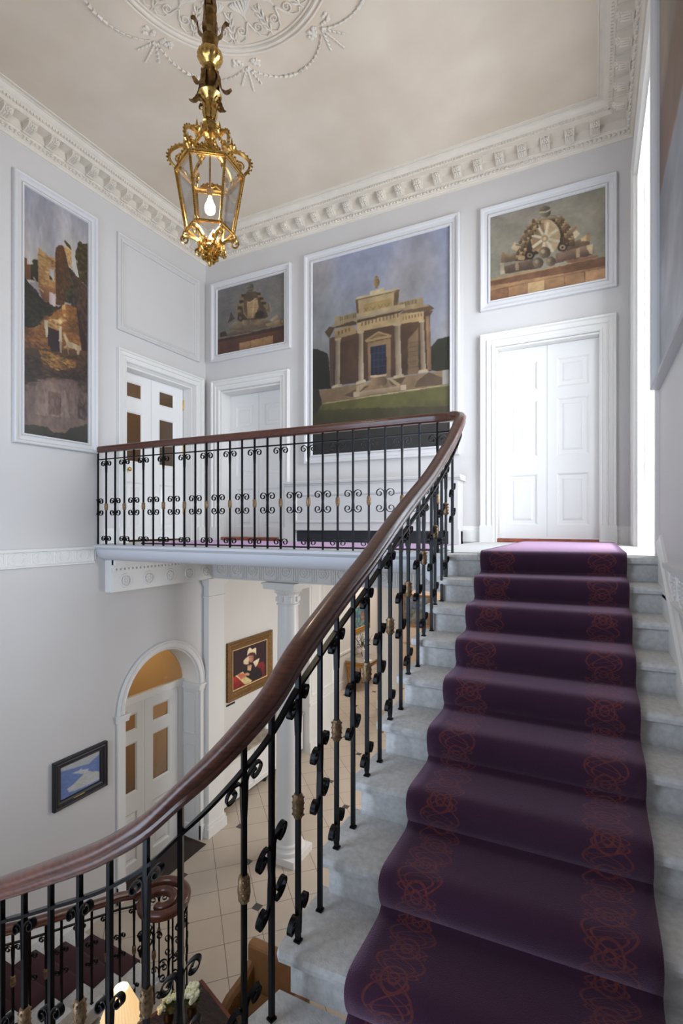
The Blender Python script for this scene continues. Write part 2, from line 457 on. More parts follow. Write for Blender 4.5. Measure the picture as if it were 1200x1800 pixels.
# string course with scroll ornament on the left and right walls
def string_course(wm, u0, u1, v0, v1, label):
    root = sroot(trim_name(), wm(u0, v0, 0), label)
    m = MB()
    for a, b, h in ((v0, v0+0.018, 0.022), (v0+0.018, v1-0.03, 0.008), (v1-0.03, v1, 0.026)): wbox(m, wm, u0, u1, a, b, 0, h)
    m.build('band', M_trim, root)
    m = MB(); vc = (v0+v1)/2-0.004; H = (v1-v0)*0.36; n = max(1, int(round((u1-u0)/0.27))); st = (u1-u0)/n
    for k in range(n):
        uc = u0+(k+0.5)*st
        m.tube([wm(uc+0.115*cos(t), vc+H*1.02*sin(t), 0.008) for t in np.linspace(-0.5*pi-0.0, 1.5*pi, 22)], 0.0035, 4)
        for s in (-1, 1):
            for j in range(5):
                a = radians(20+32*j)
                c = wm(uc+s*(0.03+0.028*sin(a)), vc-H*0.55+j*H*0.30, 0.009)
                m.sphere(c, 0.015, 6, 4, (0.5,0.5,0.5))
        for s in (-1, 1):
            m.tube([wm(uc+st/2+s*0.018, vc+H*q, 0.008) for q in np.linspace(-0.8,0.8,4)], 0.004, 4)
    m.build('scroll_ornament', M_trim, root, True)
string_course(WL, YF+0.01, -1.99, -0.262, -0.062, 'white string course with leaf ornament on the left wall at landing height')
string_course(WR, YF+0.01, -2.66, -0.21, -0.01, 'white string course with leaf ornament beside the upper stair')

# ---- cornice
def cornice(wm_pt, L, m0, m1, label, nmod):
    """wm_pt(s, p, z): point at distance s along the wall, p off the wall. m0/m1: mitre at the start/end"""
    root = sroot(trim_name(), wm_pt(0,0,4.32), label)
    prof = [(0,4.315),(0.012,4.315),(0.016,4.335),(0.03,4.345),(0.03,4.352),(0.042,4.356),(0.062,4.392),(0.066,4.405),(0.078,4.408),(0.078,4.492),
            (0.20,4.494),(0.205,4.488),(0.212,4.488),(0.214,4.530),(0.222,4.533),(0.232,4.548),(0.238,4.552),(0.240,4.56),(0.262,4.572),(0.282,4.592),(0.288,4.604),(0.302,4.606),(0.302,4.618),(0.33,4.6185),(0.333,4.612),(0.345,4.612),(0.348,4.62),(0,4.62)]
    m = MB()
    m.loft([[wm_pt(m0*p, p, z) for p, z in prof], [wm_pt(L-m1*p, p, z) for p, z in prof]])
    m.build('moulding', M_plaster, root)
    # egg and leaf enrichment
    m = MB(); n = int(L/0.088)
    for k in range(1, n):
        s = L*k/n
        if s < m0*0.06 or s > L-m1*0.06: continue
        c = Vector(wm_pt(s, 0.052, 4.374)); t = (Vector(wm_pt(s+0.01,0.052,4.374))-c).normalized(); o = (Vector(wm_pt(s,0.062,4.374))-c).normalized()
        up = Vector((0,0,1)); dd = (o*0.55-up*0.9).normalized(); nn = t.cross(dd)
        ring = []
        for f, w in ((-1,0.1),(-0.6,0.7),(0.1,1.0),(0.7,0.7),(1,0.15)):
            ring.append([c - dd*f*0.028*-1 + t*w*0.02*cos(q) + nn*w*0.016*sin(q) for q in np.linspace(0, 2*pi, 7)[:-1]])
        m.loft(ring)
        c2 = Vector(wm_pt(s+0.044, 0.05, 4.374))
        m.obox(c2, t, dd, nn, 0.006, 0.026, 0.014)
        for sg in (-1, 1): m.obox(c2+t*sg*0.011+dd*0.004, t+dd*0.5*sg, dd-t*0.5*sg, nn, 0.003, 0.02, 0.012)
    m.build('egg_and_dart', M_plaster, root, True)
    m = MB(); n = int(L/0.034)
    for k in range(1, n):
        s = L*k/n
        if s < m0*0.225 or s > L-m1*0.225: continue
        c = Vector(wm_pt(s, 0.232, 4.541)); m.obox(c, Vector(wm_pt(s+0.01,0.232,4.541))-c, (0,0,1), Vector(wm_pt(s,0.242,4.541))-c, 0.010, 0.011, 0.011)
    m.build('leaf_moulding', M_plaster, root)
    # modillions: scrolled bracket with an acanthus leaf underneath
    mm = MB(); w = 0.047
    side = [(0.0,-0.012),(0.116,-0.012),(0.120,-0.024),(0.113,-0.044),(0.098,-0.060),(0.07,-0.072),(0.035,-0.080),(0.0,-0.088)]
    mm.extrude_poly([(-w, -p, z) for p, z in side], (2*w,0,0))
    mm.box((-w-0.008,-0.126,-0.012),(w+0.008,0.0,0.001)); mm.box((-w-0.004,-0.016,-0.10),(w+0.004,0.0,-0.086))
    for q in range(7):
        a = 2*pi*q/7; r = 0.021 if q else 0.0
        mm.sphere((0.026*cos(a), -0.112-0.010*sin(a), -0.045+0.018*sin(a)), 0.0135, 6, 4)
    mm.sphere((0,-0.118,-0.046), 0.014, 6, 4)
    for q in (-1, 0, 1): mm.tube([(q*0.024, -p, z) for p, z in ((0.025,-0.084),(0.05,-0.079),(0.075,-0.074),(0.092,-0.066))], lambda f: 0.006+0.010*f, 5)
    step = L/nmod; objs = []
    d = Vector(wm_pt(1,0,0))-Vector(wm_pt(0,0,0)); rz = atan2(d.y, d.x)
    o0 = None
    for k in range(nmod):
        s = step*(k+0.5)
        if s < m0*0.22 or s > L-m1*0.22: continue
        p = Vector(wm_pt(s, 0.078, 4.492)); lp = p - LOC[root.name]
        if o0 is None:
            o0 = mm.build('modillion', M_plaster, root, True, loc=p, angle=50); o0.rotation_euler = (0,0,rz)
        else: copy_of(o0, root, lp, rz)
LL = -YF
cornice(lambda s,p,z: (s, -p, z), W, 1, 1, 'ivory plaster cornice with scrolled brackets above the far wall', 24)
cornice(lambda s,p,z: (p, YF+s, z), LL, 1, 1, 'ivory plaster cornice with scrolled brackets above the left wall', 26)
cornice(lambda s,p,z: (W-p, -s, z), LL, 1, 1, 'ivory plaster cornice with scrolled brackets above the window wall', 26)
cornice(lambda s,p,z: (W-s, YF+p, z), W, 1, 1, 'ivory plaster cornice with scrolled brackets behind the viewer', 24)

# ---- ceiling rose
RC = Vector((2.945, -3.23, CEIL))
root = sroot(trim_name(), RC, 'round ceiling rose of leaf scrolls with ribbon swags around it')
def P2(r, a, h=0.0): return (RC.x+r*cos(a), RC.y+r*sin(a), CEIL-h)
m = MB()
for r0, rr in ((0.90,0.016),(0.945,0.010),(0.86,0.007)):
    m.tube([P2(r0, t, 0.004) for t in np.linspace(0, 2*pi, 97)], rr, 6)
m.build('ring_moulding', M_plaster, root, True)
m = MB()
def spiral(cx, cy, r0, r1, a0, turns, sgn, n=16):
    return [(cx+(r0+(r1-r0)*f)*cos(a0+sgn*2*pi*turns*f), cy+(r0+(r1-r0)*f)*sin(a0+sgn*2*pi*turns*f)) for f in np.linspace(0,1,n)]
def polar_local(a, pts, h=0.006):   # local x = tangential, y = radial
    ca, sa = cos(a), sin(a); return [(RC.x + y*ca - x*sa, RC.y + y*sa + x*ca, CEIL-h) for x, y in pts]
for k in range(14):
    a = 2*pi*k/14
    for s in (-1, 1):
        pts = [(0, 0.66), (s*0.03, 0.72), (s*0.075, 0.80), (s*0.13, 0.82), (s*0.165, 0.79)]
        m.tube(polar_local(a, pts), 0.006, 5)
        m.tube(polar_local(a, [(0,0.66),(s*0.02,0.70)]+spiral(s*0.075, 0.72, 0.052, 0.008, pi if s > 0 else 0, 1.6, -s)), lambda f: 0.007-0.002*f, 5)
    for j, (ln, sp) in enumerate(((0.17,0),(0.15,0.03),(0.12,0.055),(0.09,0.075))):
        for s in ((1,-1) if sp else (1,)):
            b = 0.64-0.022*j
            m.tube(polar_local(a, [(0,b),(s*sp*0.8,b-ln*0.45),(s*sp*1.1,b-ln*0.85),(s*sp*0.9,b-ln)]), lambda f: 0.004+0.013*sin(pi*min(1,f*0.95+0.05)), 5, flat=0.6)
    a2 = a+pi/14
    m.tube(polar_local(a2, [(0,0.84),(0,0.70),(0,0.56)]), 0.005, 5)
    for j in range(4):
        for s in (-1,1):
            b = 0.80-0.06*j
            m.tube(polar_local(a2, [(0,b),(s*0.02,b-0.03),(s*0.034,b-0.065)]), lambda f: 0.003+0.008*sin(pi*f), 5)
m.tube([P2(0.42, t, 0.004) for t in np.linspace(0, 2*pi, 65)], 0.012, 6)
m.tube([P2(0.47, t, 0.004) for t in np.linspace(0, 2*pi, 65)], 0.006, 6)
m.build('leaf_scroll_ornament', M_plaster, root, True)
m = MB(); rnd = random.Random(3)
for k in range(8):
    a = radians(22.5+45*k)
    for j in range(26):
        s = rnd.choice((-1,1)); m.sphere(polar_local(a, [(s*(0.03+0.10*rnd.random()), 1.03+0.07*(rnd.random()-0.5))])[0], 0.013+0.008*rnd.random(), 6, 4, (1,1,0.7))
    for s in (-1, 0, 1):   # hanging ribbons
        for j in range(7 if s == 0 else 5):
            f = 0.035+j*0.038; x = s*(0.012+j*0.019)
            m.tube(polar_local(a, [(x, 1.04+f), (x*1.1, 1.04+f+0.034)]), lambda q: 0.003+0.010*q, 5)
    # swag to the next bow
    for j in range(1, 20):
        f = j/20; r = 1.06+0.20*sin(pi*f)**0.8; t = a+radians(45)*f
        f2 = f+0.042; r2 = 1.06+0.20*max(0,sin(pi*f2))**0.8; t2 = a+radians(45)*f2
        p, q = Vector(P2(r,t,0.008)), Vector(P2(r2,t2,0.008))
        if j < 10: p, q = q, p
        m.tube([p, p.lerp(q,0.6), q], lambda g: 0.003+0.011*g+(0.006 if 7<j<13 else 0), 5)
m.build('ribbon_swags', M_plaster, root, True)

# ---- wall panel mouldings
PROF_PANEL = [(0,0),(0,0.022),(0.012,0.03),(0.028,0.026),(0.036,0.018),(0.062,0.016),(0.068,0.024),(0.085,0.022),(0.088,0.0)]
root = MB().frame(WL, -1.665, -0.165, 2.74, 4.0, [(0,0),(0,0.034),(0.008,0.040),(0.026,0.036),(0.034,0.022),(0.038,0.016),(0.066,0.014),(0.070,0.026),(0.078,0.030),(0.092,0.022),(0.095,0)]).build(trim_name(), M_wall)
struct(root); root['label'] = 'empty grey panel moulding above the glazed door'
# architraves
PROF_ARCH = [(0,0),(0,0.052),(0.008,0.060),(0.024,0.056),(0.030,0.046),(0.036,0.038),(0.074,0.036),(0.078,0.048),(0.088,0.048),(0.092,0.032),(0.132,0.028),(0.138,0.038),(0.156,0.034),(0.168,0.020),(0.168,0)]
def architrave(wm, u0, u1, v1, width, plinth=True, v0=0.0):
    s = width/0.168
    o = MB().frame(wm, u0, u1, v0, v1, [(a*s, h) for a, h in PROF_ARCH], open_bottom=True)
    if plinth:
        for a, b in ((u0-0.004, u0+width-0.01), (u1-width+0.01, u1+0.004)):
            wbox(o, wm, min(a,b), max(a,b), v0, v0+0.20, 0, 0.064)
    t = o.build(trim_name(), M_trim); struct(t); return t
architrave(WB, 4.30, 5.73, 2.475, 0.165)['label'] = 'white architrave round the bright double door'
architrave(WB, 0.15, 1.585, 2.455, 0.16, v0=-0.03)['label'] = 'white architrave round the small far door'
architrave(WL, -1.665, -0.085, 2.50, 0.145, v0=-0.03)['label'] = 'white architrave round the glazed landing door'
# skirting on the landing
def skirting(wm, u0, u1, v0=0.0, hh=0.19):
    m = MB(); L = [(0,v0),(0.02,v0),(0.02,v0+hh-0.04),(0.014,v0+hh-0.03),(0.014,v0+hh-0.015),(0.006,v0+hh),(0,v0+hh)]
    m.loft([[wm(u0, v, h) for h, v in L], [wm(u1, v, h) for h, v in L]])
    o = m.build('baseboard', M_trim); o['kind'] = 'structure'; return o
skirting(WB, 4.08, 4.30).name = 'baseboard_back'
skirting(WB, 5.73, W).name = 'baseboard_back_right'
skirting(WR, -0.42, 0.0).name = 'baseboard_right'
skirting(WL, -1.86, -1.665, -0.03).name = 'baseboard_left'

# ------------------------------------------------------------------ doors
def panel_leaf(m, wm, u0, u1, v0, v1, h0, panels):
    """panelled leaf: thin core with stiles and rails standing 16 mm proud; panels = (u0,u1,v0,v1, glazed)"""
    us = sorted({u0,u1}|{p[0] for p in panels}|{p[1] for p in panels}); vs = sorted({v0,v1}|{p[2] for p in panels}|{p[3] for p in panels})
    for a, b in zip(us[:-1], us[1:]):
        for c, d in zip(vs[:-1], vs[1:]):
            um, vm = (a+b)/2, (c+d)/2
            inp = [p for p in panels if p[0] < um < p[1] and p[2] < vm < p[3]]
            if not inp: wbox(m, wm, a, b, c, d, h0-0.04, h0)
            elif not inp[0][4]: wbox(m, wm, a, b, c, d, h0-0.04, h0-0.016)
    for p in panels:
        sh = lambda u, v, h: wm(u, v, h0-0.017+h)
        m.frame(sh, p[0]-0.001, p[1]+0.001, p[2]-0.001, p[3]+0.001, [(0,0),(0,0.02),(0.012,0.016),(0.022,0.006),(0.028,0.004),(0.028,0)])
        if not p[4]:
            m.frame(sh, p[0]+0.055, p[1]-0.055, p[2]+0.055, p[3]-0.055, [(0,0),(0.02,0.009),(0.024,0.009),(0.024,0)])
            wbox(m, wm, p[0]+0.078, p[1]-0.078, p[2]+0.078, p[3]-0.078, h0-0.017, h0-0.008)
def door_lining(m, wm, u0, u1, v0, v1, depth, t=0.02):
    wbox(m, wm, u0, u0+t, v0, v1, -depth, 0.012); wbox(m, wm, u1-t, u1, v0, v1, -depth, 0.012); wbox(m, wm, u0+t, u1-t, v1-t, v1, -depth, 0.012)
# door_1: bright double door on the right of the far wall
d = sroot('door_1', (5.03, 0, 0), 'wide white panelled double door at the head of the stairs')
m = MB(); door_lining(m, WB, 4.47, 5.59, 0, 2.305, 0.30); m.build('lining', M_trim, d)
for a, b in ((4.492, 5.028), (5.032, 5.568)):
    m = MB(); panel_leaf(m, WB, a, b, 0.05, 2.283, -0.10, [(a+0.10, b-0.10, 0.20, 0.80, False), (a+0.10, b-0.10, 1.0, 1.66, False), (a+0.10, b-0.10, 1.78, 2.12, False)])
    m.build('leaf', M_door, d)
m = MB(); m.box((4.49, -0.01, 0.0), (5.57, 0.16, 0.045)); m.build('threshold', M_redwood, d, bevel=0.008)
m = MB(); m.tube([(5.015,0.10,1.0),(5.015,0.06,1.0)], 0.012, 8); m.sphere((5.015,0.055,1.0), 0.024, 10, 6)
# door_2: small far door on the left of the far wall
d = sroot('door_2', (0.87, 0, 0), 'smaller white panelled double door behind the balcony railing')
m = MB(); door_lining(m, WB, 0.31, 1.44, -0.03, 2.28, 0.30); m.build('lining', M_trim, d)
for a, b in ((0.332, 0.873), (0.877, 1.418)):
    m = MB(); panel_leaf(m, WB, a, b, 0.02, 2.258, -0.22, [(a+0.10, b-0.10, 0.17, 0.78, False), (a+0.10, b-0.10, 0.98, 1.62, False), (a+0.10, b-0.10, 1.74, 2.08, False)])
    m.build('leaf', M_door, d)
m = MB(); m.box((0.33, -0.03, -0.03), (1.42, 0.26, 0.02)); m.build('threshold', M_redwood, d, bevel=0.008)
# door_3: half glazed door on the landing, left wall
d = sroot('door_3', (0, -0.92, 0), 'white half-glazed door on the landing with amber room behind its panes')
m = MB(); door_lining(m, WL, -1.53, -0.31, -0.03, 2.31, 0.34); m.build('lining', M_trim, d)
pan = [(-1.393,-1.106,1.94,2.18,True),(-0.817,-0.507,1.94,2.18,True),(-1.393,-1.106,1.06,1.77,True),(-0.817,-0.507,1.06,1.77,True),(-1.393,-1.106,0.15,0.80,False),(-0.817,-0.507,0.15,0.80,False)]
for a, b, i0 in ((-1.508,-0.962,0), (-0.958,-0.34,1)):
    pp = [p for k, p in enumerate(pan) if k % 2 == i0]
    m = MB(); panel_leaf(m, WL, a, b, 0.0, 2.288, -0.15, pp); lf = m.build('leaf', M_door, d)
    for p in pp:
        if p[4]:
            m = MB(); wbox(m, WL, p[0], p[1], p[2], p[3], -0.175, -0.171); m.build('pane', G_door, lf)
    if i0 == 0:
        m = MB(); m.tube([(-0.15,-1.375,0.96),(-0.10,-1.375,0.96)], 0.011, 8); m.sphere((-0.095,-1.375,0.96), 0.030, 12, 8, (0.7,1,1)); m.build('knob', M_brassy, lf, True)
    else:
        for z in (2.05, 1.35, 0.45):
            m = MB(); m.tube([(-0.145,-0.335,z-0.06),(-0.145,-0.335,z+0.06)], 0.010, 8); m.sphere((-0.145,-0.335,z+0.068),0.011,8,5); m.sphere((-0.145,-0.335,z-0.068),0.011,8,5)
            m.build('hinge', M_brassy, lf, True)
# door_4: arched double door low on the left wall
d = sroot('door_4', (0, ARC_C, G), 'white arched double door with fanlight low on the left wall')
m = MB(); R0 = ARC_R
def arc_pts(r, h, n=36): return [(h, ARC_C+r*cos(a), ARC_Z+r*sin(a)) for a in np.linspace(pi, 0, n)]
# deep panelled reveal
rings = []
for r, h in ((R0, 0.0), (R0, -0.35), (R0-0.02, -0.35), (R0-0.02, 0.0)):
    rings.append([(h, ARC_C-r, G)]+arc_pts(r, h)+[(h, ARC_C+r, G)])
m.loft(list(map(list, zip(*rings))), closed=True, caps=True)
m.build('reveal_lining', M_trim, d, True, angle=30)
m = MB()
for y0, y1, z0, z1 in ((-0.30,-0.05,0,0),):
    for s in (-1, 1):
        yy = ARC_C+s*(R0-0.02)
        for za, zb in ((G+0.20, ARC_Z-0.95), (ARC_Z-0.80, ARC_Z-0.12)):
            m.frame(lambda u, v, h: (u, yy-s*h, v), -0.29, -0.06, za, zb, [(0,0),(0,0.01),(0.012,0.014),(0.024,0.008),(0.03,0)])
m.build('reveal_panel', M_trim, d)
m = MB()   # archivolt
pr = [(0,0),(0,0.035),(0.012,0.045),(0.03,0.04),(0.04,0.03),(0.085,0.028),(0.09,0.036),(0.105,0.03),(0.112,0)]
rings = []
for a in np.linspace(pi, 0, 40):
    rings.append([(h, ARC_C+(R0+0.112-i)*cos(a), ARC_Z+(R0+0.112-i)*sin(a)) for i, h in pr])
m.loft(rings)
for k in range(60):
    a = pi*(k+0.5)/60; c = (0.036, ARC_C+(R0+0.088)*cos(a), ARC_Z+(R0+0.088)*sin(a)); m.sphere(c, 0.012, 6, 4, (0.8,1,1))
m.build('arch_moulding', M_trim, d, True)
for s in (-1, 1):
    m = MB(); y0 = ARC_C+s*R0; y1 = ARC_C+s*(R0+0.115)
    a, b = min(y0,y1), max(y0,y1)
    m.box((0,a,G),(0.03,b,ARC_Z-0.09)); m.box((0,a,G),(0.04,b,G+0.22))
    for z0, z1, h in ((ARC_Z-0.09,ARC_Z-0.06,0.045),(ARC_Z-0.06,ARC_Z-0.02,0.055),(ARC_Z-0.02,ARC_Z+0.01,0.07)): m.box((-0.345,a-0.012 if s<0 else a-0.045,z0),(h,b+0.045 if s<0 else b+0.012,z1))
    m.build('impost_pilaster', M_trim, d)
m = MB(); wbox(m, WL, ARC_C-R0, ARC_C+R0, ARC_Z-0.04, ARC_Z+0.06, -0.35, -0.29); m.build('transom', M_trim, d)
m = MB(); m.extrude_poly([(-0.325, ARC_C+(R0-0.02)*cos(a), ARC_Z+0.06+(R0-0.08)*sin(a)) for a in np.linspace(0, pi, 30)], (0.004,0,0)); m.build('fanlight_pane', G_door, d)
pan = [(-1.41,-1.07,-2.71,-2.46,True),(-0.80,-0.46,-2.71,-2.46,True),(-1.41,-1.07,-3.585,-2.865,True),(-0.80,-0.46,-3.585,-2.865,True),(-1.41,-1.07,G+0.15,-3.85,False),(-0.80,-0.46,G+0.15,-3.85,False)]
for a, b, i0 in ((-1.525,-0.937,0), (-0.933,-0.30,1)):
    pp = [p for k, p in enumerate(pan) if k % 2 == i0]
    m = MB(); panel_leaf(m, WL, a, b, G+0.01, ARC_Z-0.045, -0.30, pp); lf = m.build('leaf', M_hall, d)
    for p in pp:
        if p[4]:
            m = MB(); wbox(m, WL, p[0], p[1], p[2], p[3], -0.327, -0.322); m.build('pane', G_door, lf)
m = MB(); wbox(m, WL, -0.30, ARC_C+R0, G, ARC_Z-0.04, -0.35, -0.31); m.build('door_jamb', M_trim, d)
# amber rooms behind the two left doors
def small_room(name, x0, x1, y0, y1, z0, z1, mt, fl):
    m = MB()
    m.box((x0-0.1,y0-0.1,z0-0.1),(x0,y1+0.1,z1+0.1)); m.box((x0,y0-0.1,z0-0.1),(x1,y0,z1+0.1)); m.box((x0,y1,z0-0.1),(x1,y1+0.1,z1+0.1)); m.box((x0,y0,z1),(x1,y1,z1+0.1))
    struct(m.build(name, mt))
    m = MB(); m.box((x0,y0,z0-0.1),(x1,y1,z0)); struct(m.build('floor', fl))
small_room('wall_upper_lobby', -3.2, -0.35, -2.9, 0.25, -0.03, 2.9, M_ochre, mat('brown_lobby_floor', (110,70,48), 0.6))
small_room('wall_lower_lobby', -3.2, -0.35, -2.9, 0.25, G, -0.9, M_ochre, mat('brown_lobby_floor', (110,70,48), 0.6))
# ------------------------------------------------------------------ windows
w = sroot('window_1', (W, -1.48, 0), 'tall side window with white shutters beside the bright double door')
y0, y1, zt = WIN[0], WIN[1], WIN[3]
m = MB(); wbox(m, WR, y1-0.025, y1, 0, zt, -0.34, 0.01); wbox(m, WR, y0, y0+0.02, 0, zt, -0.34, 0.0); wbox(m, WR, y0, y1, zt-0.025, zt, -0.34, 0.01)
m.build('lining', M_trim, w)
m = MB()
FS = lambda u, v, h: (u, y1-0.025-h, v)
for a, b in ((0.60, 1.40),(1.46,2.60),(2.66,zt-0.08)): m.frame(FS, W+0.05, W+0.29, a, b, [(0,0),(0,0.008),(0.012,0.012),(0.03,0.004),(0.034,0)])
m.box((W+0.02,y1-0.028,0.555),(W+0.31,y1-0.024,0.563)); m.frame(FS, W+0.05, W+0.29, 0.16, 0.52, [(0,0),(0,0.006),(0.012,0.008),(0.02,0)])
m.build('shutter', M_trim, w)
m = MB(); wp = [(0,0),(0,0.045),(0.02,0.055),(0.05,0.05),(0.06,0.04),(0.14,0.036),(0.15,0.046),(0.175,0.042),(0.20,0.02),(0.215,0.012),(0.215,0)]
ids = [[m.vert(WR(a, b, h)) for a, b in ((y1+0.215-q, 0.0), (y1+0.215-q, zt+0.215-q), (y0-0.06, zt+0.215-q))] for q, h in wp]
for A, B in zip(ids, ids[1:]+ids[:1]):
    for k in range(2): m.face((A[k], A[k+1], B[k+1], B[k]))
m.face([r[0] for r in ids]); m.face([r[2] for r in ids][::-1])
wbox(m, WR, y0-0.06, y0, 0, zt+0.0, 0, 0.02); m.build('architrave', M_trim, w)
def sash(root, wm, u0, u1, v0, v1, h, nu, nv):
    m = MB()
    for k in range(nu+1):
        u = u0+(u1-u0)*k/nu; hw = 0.03 if k in (0,nu) else 0.013; wbox(m, wm, u-hw, u+hw, v0, v1, h-0.03, h)
    for k in range(nv+1):
        v = v0+(v1-v0)*k/nv; hw = 0.03 if k in (0,nv) else 0.013; wbox(m, wm, u0, u1, v-hw, v+hw, h-0.03, h)
    m.build('sash_frame', M_trim, root)
    m = MB(); wbox(m, wm, u0, u1, v0, v1, h-0.018, h-0.014); m.build('pane', G_pane, root)
sash(w, WR, y0+0.03, y1-0.05, 0.04, zt-0.05, -0.31, 3, 6)
w = sroot('window_2', (2.5, YF, 0), 'tall stair window behind the viewer')
WF = lambda u,v,h: (u, YF+h, v)
sash(w, WF, FW[0]+0.03, FW[1]-0.03, FW[2]+0.03, FW[3]-0.03, -0.2, 4, 6)
# ------------------------------------------------------------------ hall beyond the columns
def wall_box(name, a, b, mt): m = MB(); m.box(a, b); return struct(m.build(name, mt))
wall_box('wall_hall_alcove', (-0.95,0.35,G), (-0.60,3.2,-0.5), M_hall)
wall_box('wall_hall_pier', (-1.3,3.2,G), (0.03,4.4,-0.5), M_hall)
wall_box('wall_corridor', (-1.6,4.4,G), (-1.26,10.4,-0.5), M_hall)
wall_box('wall_hall_far', (-1.6,10.0,G), (W+0.35,10.35,-0.5), M_pink)
wall_box('wall_corridor_pier', (0.318,6.3,G), (0.612,7.35,-0.5), M_hall)
m = MB(); wall_slab(m, WR, 0.35, 10.2, G, -0.31, 0.35, [(1.9,4.1,G+0.9,-1.1)]); struct(m.build('wall_hall_right', M_hall))
w = sroot('added_hall_window', (W, 3.0, -2.6), 'hall window added out of view on the right to bring in light')  # unseen opening added so the side fill reaches the hall
sash(w, WR, 1.93, 4.07, G+0.93, -1.13, -0.2, 3, 4)
m = MB(); m.box((-1.6,0.35,-0.62),(W+0.35,10.35,-0.40)); struct(m.build('ceiling_hall', M_plaster))
m = MB(); m.box((-0.60,0.36,-0.70),(-0.50,3.2,-0.62)); m.box((-0.60,0.36,-0.76),(-0.55,3.2,-0.70)); struct(m.build(trim_name(), M_trim))
# pier mouldings and plinths
m = MB()
for y0, y1 in ((3.28,3.66),(3.78,4.3)): m.frame(lambda u,v,h: (0.03+h,u,v), y0, y1, G+1.2, -0.9, [(0,0),(0,0.02),(0.02,0.025),(0.04,0.015),(0.05,0)])
m.box((0.03,3.2,G),(0.055,4.42,G+0.22)); m.box((0.03,3.2,G+1.0),(0.05,4.41,G+1.06))
struct(m.build(trim_name(), M_trim))
m = MB(); m.box((-1.26,4.4,G),(-1.235,10.0,G+0.22)); m.box((-1.26,4.4,G+1.02),(-1.23,10.0,G+1.08)); struct(m.build(trim_name(), M_trim))
m = MB(); m.box((-1.0,9.96,G),(W,10.0,G+0.25)); m.box((-1.0,9.965,G+0.95),(W,10.0,G+1.02)); struct(m.build(trim_name(), M_pink))
m = MB(); m.box((0.30,6.28,G),(0.63,7.37,G+0.2)); struct(m.build(trim_name(), M_trim))
# pilaster and columns
p = sroot('pilaster', (0.06, 0.13, G), 'white pilaster against the left wall under the landing beam')
m = MB(); m.box((0,-0.04,G),(0.10,0.33,-0.95)); m.build('shaft', M_trim, p)
m = MB(); m.box((0,-0.075,G),(0.13,0.365,G+0.14)); m.box((0,-0.06,G+0.14),(0.115,0.35,G+0.20)); m.build('base', M_trim, p)
m = MB(); m.box((0,-0.06,-0.95),(0.115,0.35,-0.925)); m.box((0,-0.04,-0.925),(0.10,0.33,-0.76)); m.box((0,-0.065,-0.76),(0.125,0.355,-0.725)); m.box((0,-0.085,-0.725),(0.145,0.375,-0.64))
for k in range(14): m.sphere((0.105, -0.045+0.028*k, -0.745), 0.011, 6, 4)
m.build('capital', M_trim, p)
for cx, lab in ((1.43, 'white round column under the landing, nearer the arched door'), (4.46, 'white round column under the landing, behind the stairs')):
    cy = 0.19
    c = sroot('column', (cx, cy, G), lab)
    m = MB(); m.lathe([(G+0.235,0.187),(G+0.26,0.18),(G+1.2,0.178),(-2.4,0.168),(-0.985,0.152)], (cx,cy,0), 32); m.build('shaft', M_trim, c, True)
    m = MB(); m.box((cx-0.265,cy-0.265,G),(cx+0.265,cy+0.265,G+0.10)); m.lathe([(G+0.10,0.25),(G+0.125,0.258),(G+0.155,0.25),(G+0.165,0.222),(G+0.19,0.21),(G+0.20,0.215),(G+0.215,0.218),(G+0.235,0.205),(G+0.24,0.19)], (cx,cy,0), 32); m.build('base', M_trim, c, True, angle=50)
    m = MB(); m.lathe([(-0.985,0.152),(-0.98,0.172),(-0.965,0.172),(-0.955,0.158),(-0.83,0.158),(-0.825,0.168),(-0.80,0.185),(-0.77,0.205),(-0.745,0.215),(-0.735,0.21)], (cx,cy,0), 32)
    m.box((cx-0.265,cy-0.265,-0.735),(cx+0.265,cy+0.265,-0.665)); m.box((cx-0.285,cy-0.285,-0.665),(cx+0.285,cy+0.285,-0.64))
    for k in range(28): m.sphere((cx+0.19*cos(2*pi*k/28), cy+0.19*sin(2*pi*k/28), -0.795), 0.013, 6, 4)
    for k in range(8): m.box((cx+0.16*cos(2*pi*k/8)-0.02, cy+0.16*sin(2*pi*k/8)-0.02,-0.93),(cx+0.16*cos(2*pi*k/8)+0.02, cy+0.16*sin(2*pi*k/8)+0.02,-0.86))
    m.build('capital', M_trim, c, True, angle=40)
# ------------------------------------------------------------------ staircase
RIS = 0.155
LX = 4.55
NL = [-2.66,-2.84,-3.07,-3.31,-3.56,-3.84,-4.134,-4.438,-4.718,-5.00]     # nosing y at the open end
NR = [-2.47-0.272*i for i in range(10)]                                   # nosing y at the wall
def nos(i, x):
    t = (x-LX)/(W-LX); return NL[i]*(1-t)+NR[i]*t
stair = sroot('stone_staircase', (5.2,-3.8,-1.55)); del stair['kind']
tag(stair, 'pale grey stone staircase with rounded nosings climbing to the landing', 'staircase')
def tread_sec(n, b, z, ax):       # nose curve; ax maps (along, z) to 3d
    return [ax(b, z), ax(n+0.03, z), ax(n+0.008, z-0.006), ax(n, z-0.022), ax(n+0.004, z-0.040), ax(n+0.02, z-0.048), ax(n+0.04, z-0.05), ax(b, z-0.05)]
def riser_sec(n, b, z, ax, r=RIS): return [ax(b, z-0.049), ax(n+0.035, z-0.049), ax(n+0.035, z-0.085), ax(n+0.035, z-r-0.002), ax(b+0.03, z-r-0.002), ax(b, z-0.12)]
